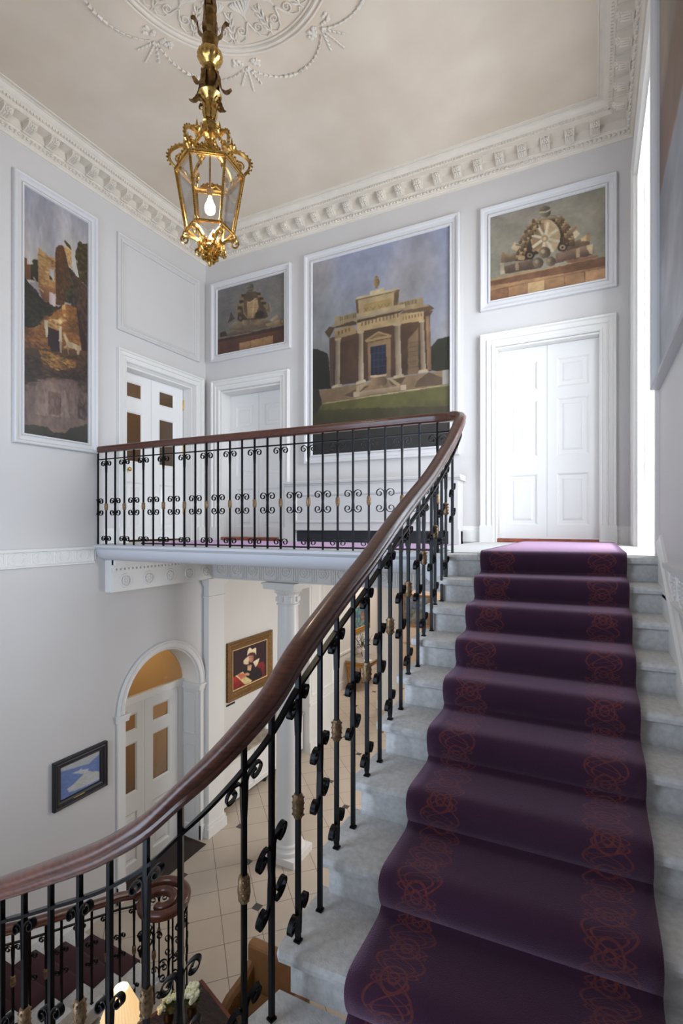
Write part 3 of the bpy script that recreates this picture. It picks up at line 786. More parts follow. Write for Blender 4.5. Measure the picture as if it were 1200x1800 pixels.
for i in range(9):
    z = -RIS*i
    m = MB(); secs = []; rs = []
    for x in (LX, LX+0.012, W-0.003):
        n = nos(i, x); b = n+0.22 if i == 0 else nos(i-1, x)+0.06
        if x == LX: n += 0.012
        secs.append(tread_sec(n, b, z, lambda a, zz, x=x: (x, a, zz)))
    for x in (LX+0.04, W-0.003):
        n = nos(i, x); b = n+0.20 if i == 0 else nos(i-1, x)+0.06
        rs.append(riser_sec(n, b, z, lambda a, zz, x=x: (x, a, zz)))
    m.loft(secs); m.loft(rs)
    m.build('step', M_stone, stair, True, angle=30)
# winding steps at the corner, the flight along the front wall, and round to the lower flight
CR, CLc, RI = (4.24,-4.69), (1.71,-4.69), 0.36
def corner_edge(c, deg):
    a = radians(deg); dx, dy = cos(a), sin(a)
    tx = ((W-0.003-c[0])/dx if dx > 1e-6 else ((0.003-c[0])/dx if dx < -1e-6 else 99)); ty = (YF+0.003-c[1])/dy if dy < -1e-6 else 99
    t = min(tx, ty); return ((c[0]+(RI-0.05)*dx, c[1]+(RI-0.05)*dy), (c[0]+t*dx, c[1]+t*dy))
ed = [((LX, -4.69), (W-0.003, -4.66))]+[corner_edge(CR, -d) for d in (30, 60)]
ed += [((x, CR[1]-RI+0.05), (x, YF+0.003)) for x in np.linspace(4.24, 1.71, 10)]
ed += [corner_edge(CLc, -135), ((1.40,-4.69), (0.003,-4.69))]
RL = (3.45-1.24)/14.0
WZ = []
for j in range(len(ed)-1):
    zt = -1.24-RL*(j+1) if j else -1.24-RL
    (a, b), (c, d) = ed[j], ed[j+1]
    poly = [a, b]
    if abs(b[0]-W) < 5e-3 and abs(d[1]-YF) < 5e-3: poly.append((W-0.003, YF+0.003))
    if abs(b[1]-YF) < 5e-3 and abs(d[0]) < 5e-3: poly.append((0.003, YF+0.003))
    poly += [d, c]; WZ.append(zt)
    m = MB(); m.extrude_poly([(x,y,zt-RL-0.04) for x,y in poly], (0,0,RL+0.04)); m.build('step', M_stone, stair)
def tread_z(x, y):          # height of the winding part under a point on its inner edge
    if x > CR[0]: a = math.degrees(atan2(CR[1]-y, x-CR[0])); return WZ[min(2, max(0, int(a/30)))]
    if x < CLc[0]: a = math.degrees(atan2(CLc[1]-y, CLc[0]-x)); return WZ[12] if a > 45 else WZ[13]
    return WZ[3+min(8, int((CR[0]-x)/((4.24-1.71)/9.0)))]
GZ = [G+0.158*(k+1) for k in range(8)]
for k in range(8):
    n = -2.25-0.33*k; z = GZ[k]; b = n-0.39 if k < 7 else -4.80
    ax = lambda x: (lambda a, zz: (x, -a, zz))
    xe = 1.40 if k else 1.46
    m = MB()
    m.loft([tread_sec(-n, -b, z, ax(0.003)), tread_sec(-n, -b, z, ax(xe))]); m.loft([riser_sec(-n, -b, z, ax(0.003), 0.158), riser_sec(-n, -b, z, ax(xe-0.03), 0.158)])
    m.build('step', M_stone, stair, True, angle=30)
# raking skirting on the right wall beside the upper steps and on the left wall beside the lower ones
m = MB(); prof = [(0,-0.30),(0.022,-0.30),(0.022,0.10),(0.032,0.115),(0.032,0.135),(0.02,0.15),(0.014,0.175),(0,0.18)]
ys = [-2.52,-2.60,-5.0]; m.loft([[(W-h, y, v-0.57*(-2.44-y)+(0.0)) for h, v in prof] for y in (-2.50,-5.05)])
struct(m.build(trim_name(), M_trim))
m = MB(); m.loft([[(h, y, v+G+0.158+0.46*(-2.25-y)) for h, v in prof] for y in (-2.05,-4.8)]); struct(m.build(trim_name(), M_trim))

# ------------------------------------------------------------------ carpets
def catmull(pts, n=4):
    P = [Vector(p) for p in pts]; out = []
    for i in range(len(P)-1):
        p0 = P[max(i-1,0)]; p1 = P[i]; p2 = P[i+1]; p3 = P[min(i+2,len(P)-1)]
        for k in range(n):
            t = k/n; out.append(0.5*((2*p1)+(-p0+p2)*t+(2*p0-5*p1+4*p2-p3)*t*t+(-p0+3*p1-3*p2+p3)*t**3))
    out.append(P[-1]); return out
def carpet(name, cols, mt, widths, thick=0.012):
    """cols: list of 3d polylines (one per column across), equal counts"""
    nr, nc = len(cols[0]), len(cols)
    v = [tuple(cols[c][r]) for r in range(nr) for c in range(nc)]
    f = [(r*nc+c, r*nc+c+1, (r+1)*nc+c+1, (r+1)*nc+c) for r in range(nr-1) for c in range(nc-1)]
    me = bpy.data.meshes.new(name); me.from_pydata(v, [], f); me.materials.append(mt)
    uvl = me.uv_layers.new(name='UVMap'); mid = cols[nc//2]; s = [0.0]
    for r in range(1, nr): s.append(s[-1]+(Vector(mid[r])-Vector(mid[r-1])).length)
    for li, lp in enumerate(me.loops):
        r, c = divmod(lp.vertex_index, nc); uvl.data[li].uv = (widths[c], s[r])
    me.polygons.foreach_set('use_smooth', [True]*len(me.polygons))
    o = bpy.data.objects.new(name, me); COL.objects.link(o)
    md = o.modifiers.new('pile', 'SOLIDIFY'); md.thickness = thick; md.offset = -1
    return o
XA, XB = 4.82, 5.70
cols, wd = [], []
rnd = random.Random(5)
for c in range(19):
    t = c/18; x = XA+(XB-XA)*t; pts = []
    pts += [(x, -0.25, 0.014), (x, -1.2, 0.014), (x, nos(0,x)+0.35, 0.015)]
    for i in range(9):
        n = nos(i, x); z = -RIS*i
        pts += [(x, n+0.10, z+0.016), (x, n+0.02, z+0.016), (x, n-0.012, z+0.002), (x, n-0.020, z-0.028), (x, n-0.008, z-0.075), (x, n+0.012, z-0.110), (x, n+0.004, z-RIS+0.038), (x, n-0.022, z-RIS+0.019), (x, n-0.07, z-RIS+0.015)]
    pts += [(x, -4.80-0.10*(x-XA), -9*RIS+0.010), (x, -4.86-0.25*(x-XA), -9*RIS+0.008)]
    cols.append(catmull(pts, 3)); wd.append(t*(XB-XA))
runner = carpet('stair_runner', cols, M_runner, wd)
tag(runner, 'purple stair carpet with rust scroll borders running down the stone steps', 'carpet')
m = MB(); m.box((0.55,-1.76,-0.03),(4.815,-0.55,-0.012)); o = m.build('landing_carpet', M_runner2, bevel=0.006)
me = o.data; me.uv_layers.new(name='UVMap')
for li, lp in enumerate(me.loops): co = me.vertices[lp.vertex_index].co; me.uv_layers[0].data[li].uv = (co.x, co.y)
tag(o, 'plain plum carpet laid along the balcony landing', 'carpet')
cols, wd = [], []
for c in range(7):
    x = 0.30+0.78*c/6; pts = [(x,-1.99,G+0.012) if False else (x,-2.235,G+0.016)]
    for k in range(8):
        n = -2.25-0.33*k; z = GZ[k]
        pts += [(x, n+0.010, z-0.13), (x, n+0.016, z-0.06), (x, n+0.014, z-0.010), (x, n-0.02, z+0.014), (x, n-0.28, z+0.014)]
    cols.append(catmull(pts, 2)); wd.append(0.78*c/6)
cols = [c[::-1] for c in cols]
o = carpet('stair_runner', cols, M_runner3, wd)
tag(o, 'maroon carpet on the lowest steps rising from the tiled hall', 'carpet')

# ------------------------------------------------------------------ balustrade
ARC_BAL = [0.107, 0.21, 0.39, 0.508, 0.655, 0.80, 0.95, 1.10, 1.236]
RAILZ = 1.125
rail = [(0.058,-1.95,RAILZ+0.015),(1.0,-1.95,RAILZ+0.015),(2.5,-1.95,RAILZ+0.005),(3.6,-1.95,RAILZ),(4.15,-1.95,RAILZ),(4.36,-1.965,1.118),(4.50,-2.05,1.10),(4.58,-2.20,1.05),(4.61,-2.37,0.975),(4.615,-2.54,0.86),(4.61,-2.72,0.735),
        (4.605,-3.10,0.515),(4.60,-3.40,0.37),(4.60,-3.705,0.225),(4.60,-4.07,0.04),(4.60,-4.354,-0.09),(4.60,-4.50,-0.16),(4.60,-4.66,-0.24)]
for L, z in ((0.10,-0.345),(0.2,-0.43),(0.30,-0.52),(0.39,-0.60),(0.50,-0.705)):
    a = L/RI; rail.append((CR[0]+RI*cos(a), CR[1]-RI*sin(a), z))
rail += [(CR[0]+0.655-2*RI*pi/4-0.655, CR[1]-RI, -0.74)] if False else []
for L, z in ((0.655,-0.815),(0.80,-0.90),(0.95,-0.98),(1.10,-1.06),(1.236,-1.13),(1.6,-1.33),(2.0,-1.56),(2.5,-1.85),(2.95,-2.10)):
    rail.append((CR[0]-(L-RI*pi/2), CR[1]-RI, z))
for a, z in ((100,-2.22),(130,-2.34),(160,-2.46),(180,-2.55)): rail.append((CLc[0]+RI*cos(radians(a)), CLc[1]-RI*sin(radians(a)), z))
rail += [(1.35,-4.4,-2.70),(1.35,-4.0,-2.90),(1.35,-3.6,-3.09),(1.35,-3.2,-3.255),(1.35,-2.95,-3.36),(1.352,-2.72,-3.45),(1.365,-2.56,-3.52)]
VC = Vector((1.635,-2.46,0)); NV = 17
for q in range(NV+1):
    f = q/NV; a = radians(165-610*f); r = 0.265*(1-f)**0.9+0.045*f+0.02; rail.append((VC.x+r*cos(a), VC.y+r*sin(a), -3.55-0.03*f))
RAIL = catmull(rail, 6)
def arclen(P):
    s = [0.0]
    for a, b in zip(P[:-1], P[1:]): s.append(s[-1]+hypot(b[0]-a[0], b[1]-a[1]))
    return s
RS = arclen(RAIL)
def rail_near(x, y, lo=0, hi=None):
    best = min(range(lo, hi or len(RAIL)), key=lambda i: (RAIL[i][0]-x)**2+(RAIL[i][1]-y)**2); return best
bal = thing('iron_balustrade', 'black wrought iron balustrade with mahogany handrail sweeping from balcony down the stairs', 'railing', (4.6,-3.5,-0.5))
prof = [(u*1.16, w*1.16-0.003) for u, w in [(-0.030,-0.032),(-0.020,-0.036),(0.020,-0.036),(0.030,-0.032),(0.034,-0.020),(0.030,-0.010),(0.036,0.002),(0.034,0.018),(0.022,0.030),(0.0,0.035),(-0.022,0.030),(-0.034,0.018),(-0.036,0.002),(-0.030,-0.010),(-0.034,-0.020)]]
m = MB(); m.sweep(RAIL, prof); m.build('handrail', M_mahog, bal, True, angle=50)
m = MB(); m.sweep([p+Vector((0,0,-0.128)) for p in RAIL[:-75]], [(-0.011,-0.006),(0.011,-0.006),(0.011,0.006),(-0.011,0.006)]); m.build('lower_rail', M_iron, bal)
# scroll pieces: ribbon of iron in the (u along the rail, z) plane, 20 mm deep
def ribbon(mb, pts, depth=0.0125, th=0.0024, slope=0.0, taper=None):
    rings = []
    N = len(pts)
    for i,(u, z) in enumerate(pts):
        a = pts[max(i-1,0)]; b = pts[min(i+1,N-1)]; tx, tz = b[0]-a[0], b[1]-a[1]; l = hypot(tx,tz) or 1; nx, nz = -tz/l*th, tx/l*th
        rings.append([(u+sx*nx, sd*depth, z+sx*nz+slope*(u+sx*nx)) for sx, sd in ((-1,-1),(1,-1),(1,1),(-1,1))])
    mb.loft(rings)
def scroll_pts(s, base, R=0.036, stem=0.12, flip=1):
    """curl out to side s; base = height of the curl centre; flip=-1 hangs downwards"""
    c = 0.009+R; P = [(s*0.005, -stem), (s*0.008, -stem*0.5)]
    for f in np.linspace(0, 1, 24):
        a = pi - f*2*pi*1.3; r = R*(1-0.76*f**0.85); P.append((s*(c + r*cos(a)*(1.0)), r*sin(a)))
    return [(u, base+flip*z) for u, z in P]
SCROLL = {}
def scroll_mesh(kind, slope):
    key = (kind, round(slope,2))
    if key in SCROLL: return SCROLL[key]
    m = MB()
    big = slope > -0.25; R = 0.045 if big else 0.030; off = 0.067 if big else 0.088; dp = 0.0095
    for s in (-1, 1):
        if kind == 'middle_scroll':
            ribbon(m, scroll_pts(s, off, R, off, 1), dp, slope=slope); ribbon(m, scroll_pts(s, -off, R, off, -1), dp, slope=slope)
        else: ribbon(m, scroll_pts(s, -R-0.006, R*0.95, 0.11, 1) if kind == 'upper_scroll' else scroll_pts(s, 0.065+R*0.3, R*0.9, 0.07, 1), dp, slope=slope)
    me_o = m.build(kind, M_iron, None, True, loc=(0,0,0)); SCROLL[key] = me_o
    me_o['used'] = 0
    return me_o
def collar_mesh():
    m = MB(); prof = [(-0.043,0.009),(-0.041,0.014),(-0.032,0.0175),(-0.013,0.0195),(0.013,0.0195),(0.032,0.0175),(0.041,0.014),(0.043,0.009)]
    m.lathe(prof, n=12, fl=lambda k, z: 0.07*((k+int((z+0.06)*45)) % 2))
    for s in (-1,1):
        for zz in (-0.03,-0.01,0.01,0.03):
            for q in (-0.007,0.007): m.sphere((q, s*0.0165, zz), 0.0048, 6, 4)
    return m
COLLAR = [None]
USED = set()
def put(o, parent, loc, rz):
    if o.name not in USED: USED.add(o.name); c = o
    else: c = o.copy(); COL.objects.link(c)
    if 'used' in c: del c['used']
    c.parent = parent; c.location = loc; c.rotation_euler = (0,0,rz); return c
def baluster(x, y, zf, idx, collar, ch=0.47):
    P = RAIL[idx]; t = RAIL[min(idx+1,len(RAIL)-1)]-RAIL[max(idx-1,0)]; d = hypot(t.x,t.y); slope = t.z/d; rz = atan2(t.y, t.x)
    L = P.z-0.02-zf
    s = round(max(-0.8, min(0.2, slope)), 1)
    m = MB(); h = 0.0078
    m.box((-h,-h,0),(h,h,L)); m.box((-0.012,-0.012,0),(0.012,0.012,0.007))
    b = m.build('baluster', M_iron, bal, loc=(x,y,zf)); b.rotation_euler = (0,0,rz)
    if collar:
        if COLLAR[0] is None: COLLAR[0] = collar_mesh().build('gilt_collar', M_gilt, None, True, loc=(0,0,0))
        put(COLLAR[0], b, (0,0,ch), 0)
        put(scroll_mesh('upper_scroll', s), b, (0,0,L-0.115+0.0), 0)
        put(scroll_mesh('lower_scroll', s), b, (0,0,0.0 if s > -0.3 else 0.02), 0)
    else: put(scroll_mesh('middle_scroll', s), b, (0,0,ch), 0)
    return b
# balcony
for i in range(28):
    x = 0.012+0.1597*i; baluster(x if i else 0.025, -1.95, -0.045, rail_near(x, -1.95, 0, 60), i % 2 == 1)
# upper flight, two to a step
FT = {1:(-2.541,-2.719),2:(-2.825,-2.983),3:(-3.061,-3.221),4:(-3.334,-3.501),5:(-3.62,-3.776),6:(-3.913,-4.063),7:(-4.209,-4.361),8:(-4.497,-4.652)}
for i, (a, b) in FT.items():
    for y, cl in ((a, False), (b, True)):
        x = 4.60; k = rail_near(x, y, 50, 130); x = RAIL[k].x if y < -4.75 else 4.602
        baluster(x, y, -RIS*i, k, cl, 0.47 if cl else 0.52)
# round the winding corner, along the front flight and down to the scroll at the foot
n = 0
k0 = min(range(60, len(RAIL)), key=lambda q: abs(RAIL[q].y-CR[1])+abs(RAIL[q].x-4.60)); S0 = RS[k0]; kend = 0
LAST = ARC_BAL+[1.38+0.147*q for q in range(60)]
for L in LAST:
    s_ = S0+L
    if s_ > RS[-1]-0.75: break
    k = min(range(len(RS)), key=lambda q: abs(RS[q]-s_)); P = RAIL[k]
    if P.y > CLc[1] and P.x < 2.0:
        kk = (-2.25-P.y)/0.33; zf = G if kk < 0 else GZ[min(7,int(kk))]
    elif P.x > CR[0] and P.y > CR[1]-0.005: zf = -1.24
    else: zf = tread_z(P.x, P.y)
    if L < 0.3: zf = WZ[0]
    baluster(P.x, P.y, zf, k, n % 2 == 1, 0.47); n += 1
# ------------------------------------------------------------------ paintings
def quad_h(q):
    """homography from photo pixels (TL,TR,BR,BL) to the unit square, v down"""
    A = []; b = []
    for (x, y), (u, v) in zip(q, ((0,0),(1,0),(1,1),(0,1))):
        A.append([x,y,1,0,0,0,-u*x,-u*y]); b.append(u); A.append([0,0,0,x,y,1,-v*x,-v*y]); b.append(v)
    h = np.linalg.solve(np.array(A,float), np.array(b,float)); return np.append(h,1).reshape(3,3)
class Paint:
    def __init__(s, quad, W_, H_, base, seed=1):
        s.H = quad_h(quad); s.w, s.h = W_, H_; s.rs = np.random.RandomState(seed); s.kk = 1.0
        s.U, s.V = np.meshgrid(np.linspace(0,1,W_), np.linspace(0,1,H_)); s.img = np.zeros((H_,W_,3)); s.ox = s.oy = 0; s.sc = 1
        s.ju = (s.noise(22)+s.noise(45))*0.005; s.jv = (s.noise(22)+s.noise(45))*0.005
        top, bot = base; s.img[:] = np.array(top)*(1-s.V[...,None])+np.array(bot)*s.V[...,None]
    def crop(s, ox, oy, sc): s.ox, s.oy, s.sc = ox, oy, sc; return s
    def noise(s, n, m=None):
        m = m or max(2, int(round(n*s.h/s.w))); g = s.rs.rand(m+2, n+2)-0.5
        x = s.U*n; y = s.V*m; i = x.astype(int); j = y.astype(int); fx = x-i; fy = y-j; fx = fx*fx*(3-2*fx); fy = fy*fy*(3-2*fy)
        return g[j,i]*(1-fx)*(1-fy)+g[j,i+1]*fx*(1-fy)+g[j+1,i]*(1-fx)*fy+g[j+1,i+1]*fx*fy
    def q(s, pts):
        out = []
        for x, y in pts:
            p = s.H @ np.array([s.ox+x*s.sc, s.oy+y*s.sc, 1.0]); out.append((p[0]/p[2], p[1]/p[2]))
        return np.array(out)
    def mask(s, pts, jit=1.0):
        P = s.q(pts); x, y = s.U+s.ju*jit, s.V+s.jv*jit; ins = np.zeros(x.shape, bool); n = len(P)
        for k in range(n):
            x0,y0 = P[k]; x1,y1 = P[(k+1)%n]
            if y0 == y1: continue
            c = ((y0 > y) != (y1 > y)) & (x < (x1-x0)*(y-y0)/(y1-y0)+x0); ins ^= c
        return ins
    def poly(s, pts, col, col2=None, ax='v', jit=1.0, mott=0.07, alpha=1.0, soft=1):
        mk = s.mask(pts, jit); c = np.array(col, float)*np.ones(s.img.shape)*s.kk
        if col2 is not None and mk.any():
            A = s.V if ax == 'v' else s.U; lo, hi = A[mk].min(), A[mk].max(); t = np.clip((A-lo)/max(hi-lo,1e-6),0,1)[...,None]; c = (np.array(col)*(1-t)+np.array(col2)*t)*s.kk
        c = c*(1+mott*2*(s.noise(16,22)+0.5*s.noise(37,45)))[...,None]
        a = mk.astype(float)
        for _ in range(soft):
            q = np.pad(a, 1, mode='edge'); a = (q[:-2,1:-1]+q[2:,1:-1]+q[1:-1,:-2]+q[1:-1,2:]+2*q[1:-1,1:-1])/6.0
        a = (a*alpha)[...,None]; s.img = s.img*(1-a)+c*a; return s
    def ell(s, cx, cy, rx, ry, col, col2=None, ax='u', jit=0.6, **k):
        return s.poly([(cx+rx*cos(t), cy+ry*sin(t)) for t in np.linspace(0,2*pi,28)[:-1]], col, col2, ax, jit, **k)
    def dabs(s, pts, n, rx, ry, cols, alpha=0.55, tilt=0.6):
        mk = s.mask(pts); ys, xs = np.nonzero(mk)
        if not len(ys): return s
        H = np.linalg.inv(s.H); a = H @ np.array([0.5,0.5,1]); b = H @ np.array([0.52,0.5,1]); d = H @ np.array([0.5,0.52,1])
        pu = abs(b[0]/b[2]-a[0]/a[2])/0.02; pv = abs(d[1]/d[2]-a[1]/a[2])/0.02
        RX = rx*s.sc/pu*s.w; RY = ry*s.sc/pv*s.h
        for i in s.rs.randint(0, len(ys), n):
            q = 0.5+s.rs.rand(); X, Y = RX*q, RY*q; cy, cx = ys[i], xs[i]; R = int(max(X,Y))+2; y0, y1, x0, x1 = max(0,cy-R), min(s.h,cy+R+1), max(0,cx-R), min(s.w,cx+R+1)
            gy, gx = np.mgrid[y0:y1,x0:x1]; t = (s.rs.rand()-0.5)*2*tilt; dx, dy = gx-cx, gy-cy; u = dx*cos(t)+dy*sin(t); v = -dx*sin(t)+dy*cos(t)
            m_ = np.clip(1.6-1.6*((u/max(X,0.7))**2+(v/max(Y,0.7))**2), 0, 1)*alpha*mk[y0:y1,x0:x1]; c = np.array(cols[s.rs.randint(len(cols))], float)*s.kk
            s.img[y0:y1,x0:x1] += (c-s.img[y0:y1,x0:x1])*m_[...,None]
        return s
    def line(s, pts, wdt, col, jit=0.4, **k):
        for (x0,y0),(x1,y1) in zip(pts[:-1],pts[1:]):
            l = hypot(x1-x0,y1-y0) or 1; nx, ny = -(y1-y0)/l*wdt/2, (x1-x0)/l*wdt/2
            s.poly([(x0+nx,y0+ny),(x1+nx,y1+ny),(x1-nx,y1-ny),(x0-nx,y0-ny)], col, None, 'v', jit, **k)
        return s
    def cloud(s, n, amp, col, lo=0.0, hi=1.0):
        a = np.clip(s.noise(n,n)+0.5*s.noise(2*n,2*n)+0.1, 0, 1)*amp*np.clip((s.V-lo)/0.12+(1 if lo<=0 else 0),0,1)*np.clip((hi-s.V)/0.12+(1 if hi>=1 else 0),0,1); s.img += (np.array(col)-s.img)*np.clip(a,0,1)[...,None]; return s
    def glaze(s, n=5, amp=0.35):
        f = s.noise(n,n)+0.6*s.noise(2*n,2*n)+0.4*s.noise(4*n,4*n)+0.25*s.noise(9*n,9*n); s.img *= (1+amp*f)[...,None]; return s
    def finish(s, k=0.05, g=0.16):
        s.glaze(5, g)
        s.img *= (1+k*1.2*s.noise(33,41)+k*0.5*s.noise(70,90))[...,None]; s.img = np.clip(s.img,0,255); return s
    def canvas(s, wm, u0, u1, v0, v1, h, parent, gain=1.0, name='canvas'):
        n, mrows = s.w, s.h; me = bpy.data.meshes.new(name); off = LOC[parent.name]
        us = np.linspace(u0,u1,n); vs = np.linspace(v1,v0,mrows); co = np.zeros((mrows*n,3)); k = 0
        p00 = np.array(wm(0,0,h)); pu = np.array(wm(1,0,h))-p00; pv = np.array(wm(0,1,h))-p00
        UU, VV = np.meshgrid(us, vs); co = p00+UU.reshape(-1,1)*pu+VV.reshape(-1,1)*pv-np.array(off)
        idx = np.arange(mrows*n).reshape(mrows,n); F = np.stack([idx[:-1,:-1],idx[1:,:-1],idx[1:,1:],idx[:-1,1:]],-1).reshape(-1,4)
        me.from_pydata(co.tolist(), [], F.tolist())
        c = s.img/255.0; lin = np.where(c<=0.04045, c/12.92, ((c+0.055)/1.055)**2.4)*gain
        at = me.color_attributes.new('paint','FLOAT_COLOR','POINT'); at.data.foreach_set('color', np.concatenate([lin.reshape(-1,3), np.ones((mrows*n,1))],1).astype(np.float32).ravel())
        me.materials.append(M_paint); o = bpy.data.objects.new(name, me); COL.objects.link(o); o.parent = parent; return o
PROF_MURAL = [(0,0),(0,0.046),(0.008,0.054),(0.028,0.050),(0.034,0.038),(0.040,0.028),(0.072,0.026),(0.076,0.016),(0.084,0.016),(0.087,0.034),(0.101,0.034),(0.106,0.022),(0.106,0)]
def mural(label, wm, u0, u1, v0, v1, pw, pt, gain, mt=None):
    c = wm((u0+u1)/2, v0, 0); t = thing('mural_painting', label, 'painting', c, None)
    lo, hi = min(u0,u1), max(u0,u1); k = pw/0.106
    MB().frame(wm, lo, hi, v0, v1, [(a*k, h) for a, h in PROF_MURAL]).build('frame', mt or M_frame, t)
    s = 1 if u1 > u0 else -1
    pt.finish().canvas(wm, u0+s*(pw-0.006), u1-s*(pw-0.006), v0+pw-0.006, v1-pw+0.006, 0.006, t, gain); return t
GAIN = 0.95
M_frame = mat('pale_grey_frame_paint', (212,210,210), 0.45)
# --- ruined tower by the water (left wall)
P = Paint([(43.5,319),(160,390),(161,782),(44,767)], 150, 520, ((150,152,170),(120,95,80)), 2)
P.crop(20,420,1/8.)
P.poly([(150,-900),(1200,-300),(1200,600),(150,600)], (150,150,164), (180,170,160), 'v', mott=0.03)
P.cloud(3, 0.7, (178,165,142))
P.kk = 0.84
P.poly([(180,225),(245,250),(250,340),(300,350),(300,560),(180,560)], (135,84,48), (110,72,42))
P.poly([(320,285),(345,268),(410,280),(415,600),(300,560),(298,345),(345,340)], (66,56,30), (50,44,28))
P.poly([(418,100),(432,100),(500,180),(580,225),(660,260),(665,690),(420,650),(405,200)], (208,166,104), (158,104,58))
P.line([(410,200),(500,240),(655,290)], 26, (142,96,58)); P.poly([(600,280),(662,270),(662,400),(600,380)], (150,100,60))
P.poly([(670,95),(705,65),(775,85),(800,160),(830,300),(850,420),(900,600),(780,920),(665,920),(655,180)], (92,56,30), (66,42,28))
P.poly([(775,85),(885,135),(890,400),(840,330),(800,180)], (216,176,112), (186,140,84))
P.poly([(780,10),(800,5),(870,75),(890,140),(830,100)], (74,62,30))
P.poly([(575,405),(640,420),(640,580),(575,555)], (172,164,160)); P.poly([(575,500),(600,520),(620,575),(575,556)], (60,48,34))
P.poly([(890,400),(920,450),(960,520),(1000,560),(1130,690),(1130,1500),(880,1000),(880,600)], (104,74,54), (64,44,34))
P.poly([(980,40),(1050,30),(1130,50),(1130,680),(1050,600),(980,545),(1030,490),(1000,420),(960,360),(985,310),(940,230),(940,180),(970,110)], (84,64,28), (60,46,26), jit=2)
P.poly([(800,230),(850,380),(930,480),(960,620),(1000,800),(960,900),(800,890),(760,640)], (70,66,44), (54,52,42), jit=2)
P.poly([(410,640),(660,690),(690,900),(480,870)], (160,106,62), (112,76,50))
P.poly([(180,460),(240,560),(300,640),(420,760),(490,860),(600,930),(700,1000),(520,1080),(440,1200),(380,1250),(180,1240)], (52,50,34), (38,34,26), jit=2)
P.line([(345,520),(380,590),(400,650)], 22, (176,150,120)); P.line([(410,665),(440,690),(490,735)], 16, (196,170,130))
P.poly([(575,738),(665,765),(665,948),(575,915)], (182,160,154))
P.poly([(480,860),(700,950),(770,900),(740,970),(640,1045),(500,1045)], (58,40,28))
P.poly([(500,1080),(620,1030),(740,980),(760,915),(830,915),(960,960),(960,1100),(1000,1300),(1130,1600),(180,1600),(180,1240),(380,1250)], (160,104,52), (128,78,34))
P.poly([(180,1240),(300,1250),(420,1400),(540,1500),(560,1600),(180,1600)], (120,72,34), (84,48,28))
P.poly([(500,1130),(540,1070),(620,1110),(700,1130),(790,1050),(870,1120),(740,1200),(500,1170)], (226,196,138)); P.poly([(760,920),(800,915),(810,990),(750,1000)], (202,160,100))
P.poly([(500,1140),(550,1150),(552,1380),(520,1380)], (214,198,168)); P.poly([(550,1150),(752,1230),(752,1290),(550,1235)], (200,172,122)); P.poly([(712,1230),(752,1240),(752,1460),(712,1440)], (206,186,156))
P.poly([(552,1245),(712,1290),(712,1500),(552,1500)], (48,30,30))
P.poly([(930,1080),(1130,830),(1130,1600),(1040,1600),(960,1200)], (58,38,30), jit=2); P.poly([(760,1160),(950,1120),(1000,1330),(800,1320)], (116,82,44))
P.line([(970,790),(985,830)], 24, (190,176,160)); P.line([(970,870),(980,940)], 26, (190,176,160))
P.poly([(770,1340),(800,1330),(850,1430),(980,1480),(1025,1530),(1030,1600),(960,1600),(940,1550),(830,1520),(790,1540),(780,1530),(820,1490)], (184,160,124))
FOL = [(104,88,44),(62,50,26),(84,70,34),(48,40,24)]; DK = [(58,56,38),(44,40,28),(70,64,40),(36,32,24)]; ST = [(216,174,112),(188,142,86),(164,112,64),(226,190,130)]
P.dabs([(980,40),(1130,40),(1130,680),(1000,540),(960,360),(940,200)], 260, 26, 20, FOL); P.dabs([(800,230),(850,380),(930,480),(960,620),(1000,800),(960,900),(800,890),(760,640)], 260, 22, 22, DK+[(92,88,58)])
P.dabs([(180,460),(300,640),(490,860),(700,1000),(440,1200),(180,1240)], 420, 34, 26, DK); P.dabs([(418,110),(660,270),(665,690),(420,650)], 260, 26, 12, ST, 0.4); P.dabs([(670,95),(800,160),(900,600),(780,920),(665,920)], 220, 18, 26, [(104,66,38),(70,44,28),(88,56,32),(122,80,46)], 0.5)
P.dabs([(775,95),(885,140),(890,400),(800,200)], 90, 16, 14, ST, 0.45); P.dabs([(380,1250),(500,1080),(740,980),(960,960),(1040,1600),(180,1600),(180,1250)], 520, 38, 18, [(170,112,56),(134,82,38),(112,68,32),(190,134,74)], 0.42)
P.dabs([(880,420),(1130,700),(1130,1500),(960,1000)], 300, 26, 30, [(110,80,58),(72,50,38),(90,64,46),(56,40,32)], 0.5)
P.poly([(552,1245),(712,1290),(712,1500),(552,1500)], (48,30,30)); P.poly([(575,405),(640,420),(640,580),(575,555)], (196,188,184)); P.poly([(575,738),(665,765),(665,948),(575,915)], (206,184,178)); P.poly([(575,500),(600,520),(620,575),(575,556)], (60,48,34))
P.poly([(500,1140),(550,1150),(552,1380),(520,1380)], (214,198,168)); P.poly([(712,1230),(752,1240),(752,1460),(712,1440)], (206,186,156)); P.poly([(770,1340),(800,1330),(850,1430),(980,1480),(1025,1530),(1030,1600),(960,1600),(940,1550),(830,1520),(790,1540),(780,1530),(820,1490)], (190,166,130))
P.crop(20,600,1/8.)
P.poly([(180,100),(1130,130),(1130,700),(180,700)], (94,62,36), (58,44,36))
P.poly([(420,130),(600,160),(960,290),(950,370),(700,420),(480,330)], (158,106,44), (112,74,36)); P.poly([(510,220),(660,250),(640,280),(540,265)], (222,178,102))
P.poly([(560,0),(720,0),(720,150),(600,140)], (46,30,28)); P.poly([(720,0),(750,0),(750,160),(725,160)], (170,150,126))
P.poly([(960,60),(1020,60),(1000,190),(970,190)], (176,150,116)); P.line([(830,60),(850,190)], 14, (150,122,90))
P.poly([(180,180),(420,260),(560,420),(1000,420),(1130,300),(1130,620),(880,580),(560,530),(400,560),(180,760)], (48,34,28), (54,40,34), jit=2)
